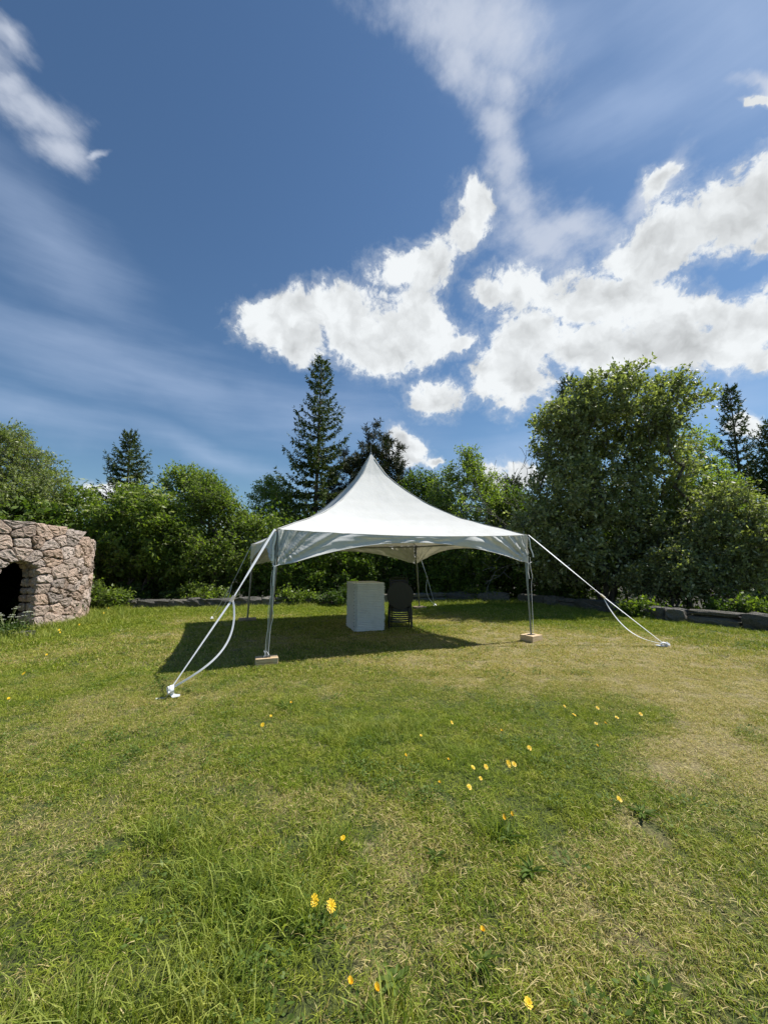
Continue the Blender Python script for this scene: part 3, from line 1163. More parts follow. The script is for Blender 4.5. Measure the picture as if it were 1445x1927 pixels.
def spruce(name, label, base, Hh, R, seed, whorl=.34, nb=7, m='spruce', droopy=.25, dens=1.0, skip=0.0, group=None, needle=.13, ex=.75, side=1.0):
    r = np.random.default_rng(seed)
    root = thing(name, label, 'tree', base, group)
    nseg = 14
    zz = np.linspace(-.2, Hh, nseg + 1)
    lean = r.normal(0, .012, 2)
    T = np.stack([lean[0] * zz, lean[1] * zz, zz], 1)
    rr = np.maximum(.012 * Hh * (1 - zz / Hh) + .012, .01)
    parts = [seg_prisms(T[:-1], T[1:], rr[:-1], rr[1:], 8)]
    BA, BB, BR = [], [], []
    TA, TB_, TBL = [], [], []
    z = .5
    while z < Hh - .15:
        fz = z / Hh
        L0 = R * (1 - fz) ** ex * (.9 + .2 * math.sin(z * 3.1 + seed))
        k = max(5, int(nb * (1 - fz * .2)))
        ph = r.random() * 6.28
        for b in range(k):
            if r.random() < skip:
                continue
            L = L0 * r.uniform(.62, 1.12) + .10
            a = ph + b * 2 * math.pi / k + r.normal(0, .22)
            rise = .75 * fz ** 1.5 - droopy * (1 - fz)
            n_ = 6
            pts = []
            for i in range(n_ + 1):
                f = i / n_
                h = z + L * (rise * f - .18 * f * (1 - f) * 2 + .22 * f ** 3) + r.normal(0, .012)
                pts.append((math.cos(a) * L * f + lean[0] * z, math.sin(a) * L * f + lean[1] * z, h))
            pts = np.array(pts)
            BA.append(pts[:-1])
            BB.append(pts[1:])
            BR.append(np.linspace(.022 + L * .008, .009, n_))
            # side twigs
            nt_ = max(6, int(L * 24 * dens))
            f = r.uniform(.12, 1.0, nt_)
            xi = np.clip(f * n_, 0, n_ - 1e-3)
            i0 = xi.astype(int)
            P = pts[i0] + (pts[i0 + 1] - pts[i0]) * (xi - i0)[:, None]
            sg = r.choice([-1, 1], nt_)
            sl = (.16 + .34 * L * (1 - f) ** .8 * .8) * side * r.uniform(.6, 1.2, nt_) + .04
            da = a + sg * r.uniform(.5, 1.15, nt_)
            Dv = np.stack([np.cos(da), np.sin(da), np.full(nt_, rise * .5 - .28) + r.normal(0, .12, nt_)], 1)
            TA.append(P)
            TB_.append(P + Dv * sl[:, None])
            TBL.append(sl)
            tipd = (pts[-1] - pts[-3]) / (np.linalg.norm(pts[-1] - pts[-3]) + 1e-6)
            TA.append(pts[-4:])
            TB_.append(pts[-4:] + tipd * .22)
            TBL.append(np.full(4, .26))
        z += whorl * (1 - .35 * fz) * r.uniform(.8, 1.2)
    TA.append(T[-3:-1])
    TB_.append(T[-2:])
    TBL.append(np.full(2, .4))
    BA, BB, BR = np.concatenate(BA), np.concatenate(BB), np.concatenate(BR)
    parts.append(seg_prisms(BA, BB, BR, BR * .8, 4))
    V, F = merge(parts)
    obj('trunk', mesh_np('trunk', V, [F], M['bark']), root)
    A, B, L = np.concatenate(TA), np.concatenate(TB_), np.concatenate(TBL)
    q = np.maximum(4, (L * 30).astype(int))
    rep = np.repeat(np.arange(len(A)), q)
    f = r.uniform(0, 1.0, len(rep))
    P = A[rep] + (B[rep] - A[rep]) * f[:, None] + r.normal(0, .012, (len(rep), 3))
    ax = B[rep] - A[rep]
    ax /= np.linalg.norm(ax, axis=1, keepdims=True) + 1e-9
    D = ax + rand_unit(r, len(rep)) * .75 + np.array([0, 0, -.12])
    s = needle * r.uniform(.6, 1.3, len(rep))
    V, F = leaf_quads(P, D, rand_unit(r, len(rep)) + np.array([0, 0, .6]), s, s * .34)
    obj('crown', mesh_np('crown', V, [F], M[m]), root)
    return root


def pxl(lobes, Y, bx, zb, depth=None, yj=0.35, seed=0):
    """crown lobes measured in the picture -> metres relative to a base at (bx, Y, zb)"""
    r = np.random.default_rng(seed + 77)
    out = []
    for (px, py, rx, ry) in lobes:
        c = at_y(px, py, Y)
        k = Y / FPX * 1.01
        dy = (depth if depth else rx * k)
        out.append((c.x - bx, float(r.uniform(-1, 1)) * yj * dy, c.z - zb, rx * k, dy * .9, ry * k))
    return out


def px_tree(name, label, cat, bpx, Y, lobes, ncl, **kw):
    b = at_y(bpx, 1100, Y)
    zb = float(gz(b.x, Y))
    depth = kw.pop('depth', None)
    yj = kw.pop('yj', .35)
    return broadleaf(name, label, cat, (b.x, Y, zb), pxl(lobes, Y, b.x, zb, depth, yj, kw.get('seed', 0)), ncl, **kw)


def px_spruce(label, bpx, topy, Y, hw, seed, **kw):
    b = at_y(bpx, topy, Y)
    zb = float(gz(b.x, Y))
    return spruce(kw.pop('name', 'spruce_tree'), label, (b.x, Y, zb), b.z - zb, hw * Y / FPX, seed, **kw)


# conifers
px_spruce('tallest dark spruce, pointed top, rising behind the left side of the tent roof', 597, 676, 21.0, 128, 3, nb=7, whorl=.66, dens=1.0, droopy=.36, needle=.16, ex=.86, side=.6)
px_spruce('dark spruce with thin leader behind the flowering elder, left of the photo', 250, 812, 20.0, 136, 4, nb=8, whorl=.42, dens=1.1, droopy=.12, ex=.98, side=.75)
px_spruce('small spruce tip showing behind the top left shoulder of the big sallow', 1068, 712, 23.0, 85, 5, nb=6, whorl=.42)
px_spruce('slim dark spruce standing clear to the right of the big sallow', 1374, 728, 19.0, 74, 6, nb=6, whorl=.56, dens=1.0, side=.65, droopy=.15, needle=.15)
px_spruce('dark spruce cut off by the right edge of the photo', 1452, 790, 17.5, 110, 7, nb=7, whorl=.38, dens=1.3)
px_spruce('young spruce with narrow tip between the birch and the big sallow', 966, 898, 20.0, 62, 8, nb=7, whorl=.32, dens=1.1)

# dark pine behind the tent peak
px_tree('pine_tree', 'dark bushy pine directly behind the tent peak', 'tree', 705, 23.0,
        [(705, 835, 32, 36), (690, 870, 50, 40), (725, 870, 40, 40), (670, 915, 62, 50), (740, 915, 48, 45), (700, 980, 90, 60), (640, 960, 50, 60)],
        620, leaf=.20, per=18, tw=6, twl=.42, mleaf='pine', seed=21, r0=.17, fork=4.0, aspect=.16, upbias=.9, hole=.36)

# big sallow on the right
px_tree('sallow_tree', 'large spreading many-stemmed sallow with grey-green leaves, biggest tree right of the tent', 'tree', 1140, 14.8,
        [(1150, 790, 100, 80), (1075, 830, 60, 70), (1215, 790, 78, 78), (1190, 745, 80, 40), (1120, 900, 105, 80), (1230, 880, 80, 80),
         (1060, 930, 66, 70), (1150, 980, 110, 70), (1250, 980, 70, 80), (1020, 1010, 60, 70), (1240, 1070, 70, 56), (1070, 1050, 70, 50),
         (1262, 752, 46, 46), (1040, 800, 36, 30), (1140, 742, 56, 40), (1110, 770, 60, 50)],
        2000, leaf=.115, per=8, tw=6, twl=.44, mleaf='sallow', seed=22, depth=1.9, yj=.3,
        stems=((-.55, .1), (-.15, -.2), (.2, .15), (.5, -.1), (.05, .4)), fork=2.2, r0=.11, hole=.43, aspect=.46)
px_tree('sallow_tree', 'lower paler sallow leaning out between the big sallow and the slim spruce', 'tree', 1290, 15.8,
        [(1300, 850, 50, 55), (1330, 920, 60, 60), (1300, 960, 70, 80), (1340, 1020, 50, 70), (1290, 1060, 60, 60)],
        620, leaf=.085, per=9, tw=6, twl=.4, mleaf='birch', seed=23, stems=((-.2, 0), (.25, .1)), fork=1.6, r0=.09, hole=.38)
px_tree('sallow_bush', 'rounded grey-green bush overhanging the stone wall at the right edge', 'bush', 1385, 12.6,
        [(1390, 960, 50, 48), (1420, 1020, 55, 50), (1360, 1020, 44, 54), (1400, 1075, 60, 38), (1340, 1090, 40, 30)],
        560, leaf=.085, per=9, tw=6, twl=.33, mleaf='sallow', seed=24, stems=((-.2, 0), (.2, .1), (0, .2)), fork=.8, r0=.06, hole=.36, lowz=.5)
px_tree('sallow_bush', 'light leafy bush hanging over the wall below the big sallow', 'bush', 1265, 13.1,
        [(1260, 1075, 48, 42), (1300, 1060, 40, 50), (1215, 1090, 40, 30)], 330, leaf=.085, per=9, tw=6, twl=.3,
        mleaf='sallow', seed=25, stems=((-.1, 0), (.2, .1)), fork=.6, r0=.045, hole=.3, lowz=.35)

# deciduous trees behind the tent
px_tree('birch_tree', 'bright green birch with pointed top right of the tent peak', 'tree', 885, 19.0,
        [(882, 868, 24, 32), (880, 905, 46, 40), (915, 930, 40, 40), (850, 935, 45, 45), (890, 970, 70, 50), (880, 1030, 80, 55)],
        1250, leaf=.085, per=9, tw=6, twl=.42, mleaf='birch', seed=31, r0=.10, fork=2.4, hole=.34, mbark='birchbark')
px_tree('aspen_tree', 'darker leafy tree filling the gap between the pine and the bright birch', 'tree', 795, 20.5,
        [(792, 915, 34, 30), (780, 955, 60, 40), (820, 950, 40, 45), (800, 1020, 80, 60), (740, 960, 50, 40)], 950, leaf=.09, per=9, tw=6, twl=.45,
        mleaf='hazel', seed=32, r0=.09, fork=2.0, hole=.32)
px_tree('birch_tree', 'pale leafy birch left of the tallest spruce', 'tree', 520, 20.0,
        [(515, 918, 34, 24), (505, 950, 36, 36), (545, 950, 40, 40), (520, 1020, 60, 70)], 480, leaf=.085, per=8, tw=6, twl=.42,
        mleaf='birch', seed=33, r0=.09, fork=2.2, hole=.42, mbark='birchbark')
px_tree('alder_tree', 'mid green alder filling the space between the bright birch and the big sallow', 'tree', 985, 18.6,
        [(960, 960, 40, 40), (1000, 985, 44, 50), (975, 1030, 60, 50)], 620, leaf=.085, per=9, tw=6, twl=.38,
        mleaf='hazel', seed=34, r0=.07, fork=1.8, hole=.30)
# left of the tent
px_tree('willow_tree', 'tall grey-green willow at the far left above the stone tower', 'tree', -10, 16.0,
        [(-10, 880, 70, 80), (40, 900, 60, 60), (20, 850, 40, 50), (100, 945, 50, 50), (-60, 950, 90, 90), (60, 960, 80, 60)],
        1500, leaf=.09, per=9, tw=6, twl=.42, mleaf='greywillow', seed=41, r0=.16, fork=2.2, stems=((-.2, 0), (.4, .1)), hole=.30, aspect=.36)
px_tree('elder_bush', 'elder with scattered cream blossom leaning over the tower wall', 'bush', 70, 15.4,
        [(60, 965, 70, 44), (130, 955, 50, 40), (150, 1000, 44, 50), (0, 970, 70, 50), (160, 1060, 40, 60)], 640, leaf=.12, per=7, tw=6, twl=.36,
        mleaf='elder', seed=42, r0=.07, fork=1.2, stems=((-.3, 0), (.3, .1)), hole=.36, aspect=.42, flowers=46)
px_tree('elder_bush', 'broad elder covered in cream blossom in front of the left spruce', 'bush', 258, 15.6,
        [(262, 950, 56, 34), (225, 985, 44, 44), (300, 975, 50, 44), (250, 1030, 80, 50), (320, 1040, 50, 50), (215, 1070, 44, 44)],
        820, leaf=.12, per=7, tw=6, twl=.36, mleaf='elder', seed=43, r0=.075, fork=1.5, stems=((-.35, 0), (.3, .15)), hole=.37, aspect=.42, flowers=90)
px_tree('aspen_tree', 'leafy tree with ragged top right of the left spruce', 'tree', 345, 18.0,
        [(340, 905, 40, 26), (360, 930, 50, 40), (330, 960, 60, 50), (350, 1030, 70, 70)], 560, leaf=.085, per=8, tw=6, twl=.42,
        mleaf='birch', seed=44, r0=.09, fork=2.0, hole=.40)
px_tree('aspen_tree', 'green tree with sparse pointed shoots midway between the left spruce and the tent', 'tree', 405, 16.6,
        [(388, 915, 26, 26), (400, 950, 46, 40), (425, 985, 36, 44), (400, 1030, 66, 60), (440, 1070, 40, 40)], 640, leaf=.08, per=9, tw=6, twl=.42,
        mleaf='elder', seed=45, r0=.08, fork=1.6, hole=.40, stems=((-.2, 0), (.2, .1)))
px_tree('aspen_tree', 'low bright green tree whose top meets the left corner of the tent', 'tree', 462, 17.2,
        [(458, 985, 26, 22), (462, 1030, 40, 50), (480, 1070, 50, 44), (500, 1000, 30, 30)], 430, leaf=.085, per=8, tw=6, twl=.38,
        mleaf='birch', seed=46, r0=.06, fork=1.3, hole=.32)
# shaded hedge of bushes behind the tent
hedge = [
    (215, 16.8, 60, 1040, 'shaded thicket between the tower and the flowering elder'),
    (545, 16.6, 60, 1040, 'dark thicket at the foot of the tallest spruce'),
    (630, 17.4, 66, 1020, 'dark hazel thicket behind the white table stack'),
    (720, 17.8, 66, 1020, 'hazel thicket behind the chair stack'),
    (800, 18.2, 66, 1030, 'hazel thicket behind the far right tent post'),
    (870, 18.6, 62, 1040, 'leafy thicket below the bright birch'),
    (945, 18.6, 62, 1010, 'leafy thicket below the young spruce'),
    (1010, 17.8, 60, 1000, 'thicket left of the sallow stems with bare twigs above'),
    (1090, 17.6, 76, 1010, 'dense thicket behind the sallow stems'),
    (1190, 17.6, 84, 990, 'dense thicket right of the sallow stems'),
    (1330, 17.6, 90, 990, 'thicket below the slim spruce'),
    (1440, 15.6, 80, 1000, 'thicket at the right edge behind the wall'),
    (110, 18.2, 80, 1000, 'thicket behind the stone tower'),
    (330, 17.2, 70, 1040, 'shaded thicket right of the flowering elder trunk'),
]
for k, (px, Y, rx, py, lb) in enumerate(hedge):
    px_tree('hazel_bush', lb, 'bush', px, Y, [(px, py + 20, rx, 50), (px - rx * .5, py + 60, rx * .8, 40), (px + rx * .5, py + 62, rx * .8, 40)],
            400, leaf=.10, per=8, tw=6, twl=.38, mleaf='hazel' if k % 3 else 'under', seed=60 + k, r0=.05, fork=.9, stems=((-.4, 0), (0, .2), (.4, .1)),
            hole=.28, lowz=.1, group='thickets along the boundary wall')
# the wood lower down the slope, one dark mass seen only through gaps
fr = np.random.default_rng(404)
n = 52000
an = fr.uniform(rad(38), rad(142), n)
rr = fr.uniform(16.5, 25.0, n)
X, Y = rr * np.cos(an), rr * np.sin(an) + 2
top = 2.5 + 2.6 * fbm(an * 16, rr * .25, 91, 3)
Z = gz(X, Y) + fr.random(n) ** .8 * (top - gz(X, Y) * .75)
V, F = leaf_quads(np.stack([X, Y, Z], 1), rand_unit(fr, n), rand_unit(fr, n) + np.array([0, 0, .8]), fr.uniform(.12, .26, n), fr.uniform(.07, .14, n))
obj('far_wood', mesh_np('far_wood', V, [F], M['hazel']), None, label='dense dark wood lower down the slope behind all the trees', cat='wood', kind='stuff')
# bare dead branches left of the sallow
root = thing('dead_bush', 'bare dead branches sticking out left of the big sallow', 'bush', (*at_y(1045, 1060, 16.2).xy, 0))
r = np.random.default_rng(8)
A_, B_, R0, R1 = [], [], [], []


def grow(p, d, L, rr, lvl):
    n_ = 4
    for i in range(n_):
        q = p + d * (L / n_)
        A_.append(p.copy()), B_.append(q.copy()), R0.append(rr * (1 - .15 * i)), R1.append(rr * (1 - .15 * (i + 1)))
        if lvl < 3 and i >= 1:
            e = d + r.normal(0, .5, 3)
            grow(q, e / np.linalg.norm(e), L * .5, rr * .55, lvl + 1)
        p = q
        d = d + r.normal(0, .16, 3)
        d = d / np.linalg.norm(d)


for dv in ((-.28, 0, 1), (-.5, .1, .9), (-.15, -.1, 1), (-.38, .2, .8)):
    d = np.array(dv, float)
    grow(np.array([.1, 0, 0.]), d / np.linalg.norm(d), 3.9 if dv[0] > -.4 else 3.1, .03, 0)
V, F = seg_prisms(np.array(A_), np.array(B_), np.maximum(R0, .008), np.maximum(R1, .006), 5)
obj('branch', mesh_np('branch', V, [F], M['deadwood']), root)

# low plants along the walls
low = [
    (90, 1150, .75, .8, 'leafy bush growing against the foot of the tower right of the doorway'),
    (200, 1130, .8, .75, 'leafy bush between the tower corner and the boundary wall'),
    (235, 1120, .6, .6, 'small shrub just right of the tower behind the wall'),
    (390, 1118, .9, .7, 'green shrub leaning over the wall left of the tent'),
    (330, 1122, .6, .4, 'low shrub on the wall below the flowering elder'),
    (560, 1120, .7, .5, 'low shrub at the wall behind the front left tent post'),
    (640, 1118, .8, .5, 'low shrub at the wall left of the table stack'),
    (905, 1104, .7, .45, 'low shrub on the wall right of the chair stack'),
    (1035, 1118, .8, .5, 'low shrub right of the front right tent post'),
    (1210, 1150, .5, .3, 'tuft of leafy weeds at the wall foot below the sallow'),
    (1375, 1135, .6, .5, 'leafy shrub on the wall near the right edge'),
    (1430, 1130, .6, .5, 'leafy shrub at the right edge above the wall'),
]
for k, (px, py, w_, h_, lb) in enumerate(low):
    Y = {90: 11.2, 200: 13.6, 235: 14.8, 1375: 11.2, 1430: 10.8, 1210: 12.0}.get(px, at_z(px, min(py + 14, 1142)).y if px > 820 else 15.1)
    if px in (905, 1035):
        Y = 17.0 if px == 905 else 16.2
    b = at_y(px, 1100, Y)
    zb = float(gz(b.x, Y))
    broadleaf('shrub', lb, 'bush', (b.x, Y, zb), [(0, 0, h_ * .4, w_ * .9, w_ * .6, h_ * .4), (w_ * (.5 - k % 2), 0, h_ * .55, w_ * .4, w_ * .4, h_ * .5), (w_ * (k % 3 - 1) * .8, .1, h_ * .3, w_ * .5, w_ * .4, h_ * .3)],
              80, leaf=.085, per=7, tw=6, twl=.34, mleaf='elder' if k % 2 else 'under', seed=130 + k, r0=.02, fork=.15, hole=.2, lowz=.03, upbias=.5)


# ------------------------------------------------------------------ lawn
def blade_patch(name, n, size, hmin, hmax, w, lean, seed, m, flat=0, segs=2):
    r = np.random.default_rng(seed)
    P = np.stack([r.uniform(-size / 2, size / 2, n), r.uniform(-size / 2, size / 2, n), np.full(n, -.004)], 1)
    h = r.uniform(hmin, hmax, n)
    a = r.random(n) * 2 * np.pi
    le = r.uniform(.1, 1, n) * lean
    if flat:
        isf = r.random(n) < flat
        le = np.where(isf, r.uniform(2.0, 8.0, n), le)
        P[:, 2] = np.where(isf, r.uniform(.004, .022, n), P[:, 2])
    dirv = np.stack([np.cos(a) * le, np.sin(a) * le, np.ones(n)], 1)
    dirv /= np.linalg.norm(dirv, axis=1, keepdims=True)
    bend = np.stack([np.cos(a), np.sin(a), -.6 * np.ones(n)], 1) * (h * .35 * r.uniform(.2, 1.2, n))[:, None]
    th = r.random(n) * np.pi
    S = np.stack([np.cos(th), np.sin(th), np.zeros(n)], 1) * (w * r.uniform(.6, 1.3, n))[:, None] * .5
    mid = P + dirv * (h * .55)[:, None]
    tip = P + dirv * h[:, None] + bend
    tip[:, 2] = np.maximum(tip[:, 2], .003)
    V = np.stack([P - S, P + S, mid + S * .8, mid - S * .8, tip], 1).reshape(-1, 3)
    b = (np.arange(n) * 5)[:, None]
    Q = b + np.array([[0, 1, 2, 3]])
    T = b + np.array([[3, 2, 4]])
    return bpy.data.objects.new(name, mesh_np(name, V, [Q, T], m))


def leaf_patch(name, n, size, leaf, seed, m, height=.04, aspect=.6):
    r = np.random.default_rng(seed)
    rr = np.sqrt(r.random(n)) * size / 2
    a = r.random(n) * 2 * np.pi
    P = np.stack([rr * np.cos(a), rr * np.sin(a), r.uniform(.005, height, n)], 1)
    D = np.stack([np.cos(a), np.sin(a), r.uniform(-.1, .7, n)], 1) + rand_unit(r, n) * .5
    V, F = leaf_quads(P, D, np.array([0, 0, 1.]) + rand_unit(r, n) * .5, leaf * r.uniform(.6, 1.3, n), leaf * aspect * r.uniform(.7, 1.2, n))
    return bpy.data.objects.new(name, mesh_np(name, V, [F], m))


def scatter(name, label, pts, sources, dry, scale, seed):
    """one mesh of points whose geometry nodes put the source tufts on them"""
    r = np.random.default_rng(seed)
    n = len(pts)
    me = bpy.data.meshes.new(name)
    me.vertices.add(n)
    me.vertices.foreach_set('co', np.asarray(pts, np.float32).ravel())
    for an, val in (('dry', dry), ('siz', scale), ('rot', r.random(n) * 6.283)):
        at = me.attributes.new(an, 'FLOAT', 'POINT')
        at.data.foreach_set('value', np.asarray(val, np.float32))
    at = me.attributes.new('pick', 'INT', 'POINT')
    at.data.foreach_set('value', r.integers(0, len(sources), n).astype(np.int32))
    me.update()
    ob = bpy.data.objects.new(name, me)
    link(ob, None, label, 'grass', None, 'stuff')
    ng = bpy.data.node_groups.new(name + '_nodes', 'GeometryNodeTree')
    ng.interface.new_socket('Geometry', in_out='INPUT', socket_type='NodeSocketGeometry')
    ng.interface.new_socket('Geometry', in_out='OUTPUT', socket_type='NodeSocketGeometry')
    gi, go = ng.nodes.new('NodeGroupInput'), ng.nodes.new('NodeGroupOutput')
    coll = bpy.data.collections.new(name + '_tufts')
    for s in sources:
        coll.objects.link(s)
    ci = ng.nodes.new('GeometryNodeCollectionInfo')
    ci.inputs['Collection'].default_value = coll
    ci.inputs['Separate Children'].default_value = True
    ci.inputs['Reset Children'].default_value = True
    iop = ng.nodes.new('GeometryNodeInstanceOnPoints')
    iop.inputs['Pick Instance'].default_value = True

    def named(nm, tp):
        nd = ng.nodes.new('GeometryNodeInputNamedAttribute')
        nd.data_type = tp
        nd.inputs['Name'].default_value = nm
        return nd.outputs['Attribute']
    cx = ng.nodes.new('ShaderNodeCombineXYZ')
    ng.links.new(named('rot', 'FLOAT'), cx.inputs[2])
    e2r = ng.nodes.new('FunctionNodeEulerToRotation')
    ng.links.new(cx.outputs[0], e2r.inputs[0])
    ng.links.new(e2r.outputs[0], iop.inputs['Rotation'])
    cs = ng.nodes.new('ShaderNodeCombineXYZ')
    sz = named('siz', 'FLOAT')
    mx = ng.nodes.new('ShaderNodeMath')
    mx.operation = 'POWER'
    ng.links.new(sz, mx.inputs[0])
    mx.inputs[1].default_value = .35
    ng.links.new(mx.outputs[0], cs.inputs[0])
    ng.links.new(mx.outputs[0], cs.inputs[1])
    ng.links.new(sz, cs.inputs[2])
    ng.links.new(cs.outputs[0], iop.inputs['Scale'])
    ng.links.new(named('pick', 'INT'), iop.inputs['Instance Index'])
    ng.links.new(gi.outputs[0], iop.inputs['Points'])
    ng.links.new(ci.outputs[0], iop.inputs['Instance'])
    ng.links.new(iop.outputs[0], go.inputs[0])
    md = ob.modifiers.new('scatter', 'NODES')
    md.node_group = ng
    return ob


def tower_clear(x, y):
    return np.hypot(x - TC[0], y - TC[1]) > TR + .02


def lay(step, ymin, ymax, half, r, jit=.5):
    xs = np.arange(-half, half, step)
    ys = np.arange(ymin, ymax, step)
    X, Y = np.meshgrid(xs, ys)
    X = X.ravel() + r.uniform(-jit, jit, X.size) * step
    Y = Y.ravel() + r.uniform(-jit, jit, Y.size) * step
    k = (np.abs(X) < Y * 1.08 + 1.6) & tower_clear(X, Y) & (np.hypot(X, Y - 4) < 14.6)
    return X[k], Y[k]


r = np.random.default_rng(77)
near_src = [blade_patch('tuft', 430, .26, .022, .052, .0035, 1.5, 200 + k, M['grass'], flat=.25) for k in range(6)]
clip_src = [blade_patch('clipping', 150, .28, .012, .038, .0034, 1.2, 210 + k, M['clip'], flat=.9) for k in range(4)]
X, Y = lay(.17, .7, 6.2, 9, r)
d = dryness(X, Y)
hs = (.62 + .75 * (1 - d)) * (.50 + 1.10 * fbm(X * 3.2, Y * 3.2, 33, 3) ** 1.3)
scatter('lawn_grass', 'short mown grass of the near meadow, mixed green and straw', np.stack([X, Y, gz(X, Y)], 1), near_src, d, hs, 1)
X, Y = lay(.22, .7, 7.5, 10, r)
d = dryness(X, Y)
k = r.random(len(X)) < .25 + d
scatter('dry_clippings', 'dry grass clippings lying on the mown meadow', np.stack([X, Y, gz(X, Y) + .012], 1)[k], clip_src, d[k], np.full(k.sum(), 1.), 2)
far_src = [blade_patch('tuft', 260, .42, .025, .065, .010, 1.4, 220 + k, M['grass'], flat=.2) for k in range(5)]
X, Y = lay(.27, 6.0, 19.0, 16, r)
d = dryness(X, Y)
hs = (.6 + .8 * (1 - d)) * (.75 + .55 * fbm(X * 2.2, Y * 2.2, 33, 3))
scatter('far_grass', 'short grass of the meadow around and behind the tent', np.stack([X, Y, gz(X, Y)], 1), far_src, d, hs, 3)

# long grass: big tuft area bottom left, strips along walls and tower
long_src = [blade_patch('long_tuft', 46, .17, .09, .24, .0050, .8, 230 + k, M['longgrass'], segs=2) for k in range(5)]
LONG = [w_ell(450, 1740, 190, 110), w_ell(360, 1880, 210, 60), w_ell(600, 1700, 60, 60), w_ell(700, 1385, 170, 34), w_ell(540, 1330, 50, 18), w_ell(790, 1920, 60, 30),
        w_ell(330, 1600, 110, 30), w_ell(100, 1900, 100, 60), w_ell(860, 1420, 60, 20), w_ell(960, 1580, 44, 24), w_ell(650, 1620, 40, 30)]
X, Y = lay(.085, 1.0, 6.0, 4.5, r)
m_ = np.zeros(len(X))
for cx, cy, rx, ry in LONG:
    wx = X + (fbm(X * 3, Y * 3, 51, 2) - .5) * .5
    wy = Y + (fbm(X * 3 + 5, Y * 3, 53, 2) - .5) * .5
    m_ = np.maximum(m_, np.exp(-(((wx - cx) / rx) ** 2 + ((wy - cy) / ry) ** 2) * 1.3))
k = r.random(len(X)) < np.clip(m_ * 1.25 - .2, 0, .9)
hs = .35 + .75 * m_ * r.uniform(.6, 1.25, len(X))
hs = np.where(Y > 3.2, hs * .55, hs)
scatter('long_grass', 'longer unmown grass in the near left of the meadow', np.stack([X, Y, gz(X, Y)], 1)[k], long_src, dryness(X, Y)[k] * .5, hs[k], 4)
edge_src = [blade_patch('edge_tuft', 60, .34, .10, .30, .011, .6, 240 + k, M['longgrass']) for k in range(4)]
X, Y = lay(.16, 7.5, 19.0, 15, r)
rr = np.hypot(X - 0, Y - 4)
wallpts = np.array([(-10.6, 13.9), (-7.6, 14.3), (-5, 14.7), (-1, 15.6), (3, 16.9), (5.1, 16.6), (6.5, 14.7), (7.2, 12.95), (8.0, 11.2), (9.1, 9.5), (10.1, 7.6), (10.9, 5.4)])


def seg_dist(X, Y, P):
    best = np.full(len(X), 99.)
    for a, b in zip(P[:-1], P[1:]):
        ab = b - a
        t_ = np.clip(((X - a[0]) * ab[0] + (Y - a[1]) * ab[1]) / (ab @ ab), 0, 1)
        best = np.minimum(best, np.hypot(X - a[0] - ab[0] * t_, Y - a[1] - ab[1] * t_))
    return best


wd_ = seg_dist(X, Y, wallpts)
td = np.hypot(X - TC[0], Y - TC[1]) - TR
k = ((wd_ > .27) & (r.random(len(X)) < np.exp(-(wd_ - .25) * 2.2) * .9)) | ((td > .03) & (r.random(len(X)) < np.exp(-td * 1.7) * .95))
far_front = (X > 5.5) & (Y < 13)
hs = np.where(far_front, .35, .55) * r.uniform(.6, 1.4, len(X))
hs = np.where(td < 1.2, .8 * r.uniform(.6, 1.3, len(X)), hs)
scatter('edge_grass', 'taller green grass along the foot of the walls and tower', np.stack([X, Y, gz(X, Y)], 1)[k], edge_src, dryness(X, Y)[k] * .3, hs[k], 5)

# small broad-leaved weeds in the lawn
weed_src = [leaf_patch('weed', 30, .16, .027, 250 + k, M['weed'], .035, .55) for k in range(4)] + \
           [leaf_patch('weed', 60, .16, .016, 260 + k, M['weed'], .035, .9) for k in range(3)]
X, Y = lay(.16, .9, 9.0, 10, r)
d = dryness(X, Y)
wn = fbm(X * 1.4, Y * 1.4, 71, 3)
k = r.random(len(X)) < np.clip((wn - .47) * 2.6, 0.05, .6) * (1.15 - d)
scatter('lawn_weeds', 'small clover and plantain leaves scattered through the lawn', np.stack([X, Y, gz(X, Y) + .012], 1)[k], weed_src, d[k], r.uniform(.7, 1.3, k.sum()), 6)


# leaf rosettes one can pick out
def rosette(px, py, label, n, L, w_in, seed, lift=.35, m='weed'):
    r = np.random.default_rng(seed)
    p = at_z(px, py)
    root = thing('weed_rosette', label, 'plant', (p.x, p.y, float(gz(p.x, p.y)) + .012))
    for k in range(n):
        a = 2 * math.pi * k / n + r.normal(0, .25)
        l = L * .68 * r.uniform(.7, 1.2)
        lf = lift * .6 * r.uniform(.3, 1.4)
        w = w_in * .62 * r.uniform(.8, 1.2)
        q = 5
        V, F = [], []
        for i in range(q + 1):
            f = i / q
            ww = w * math.sin(math.pi * min(1, .12 + f * .86)) * (1.0 + .25 * (-1) ** i)
            x, z = l * f, l * (lf * f - .55 * lf * f * f) + .006
            V += [(x, -ww / 2, z + .004), (x, 0, z - .003), (x, ww / 2, z + .004)]
        for i in range(q):
            F += [[3 * i, 3 * i + 1, 3 * i + 4, 3 * i + 3], [3 * i + 1, 3 * i + 2, 3 * i + 5, 3 * i + 4]]
        ca, sa = math.cos(a), math.sin(a)
        V = [(x * ca - y * sa, x * sa + y * ca, z) for x, y, z in V]
        me = bpy.data.meshes.new('leaf')
        me.from_pydata(V, [], F)
        me.materials.append(M[m])
        obj('leaf', me, root)


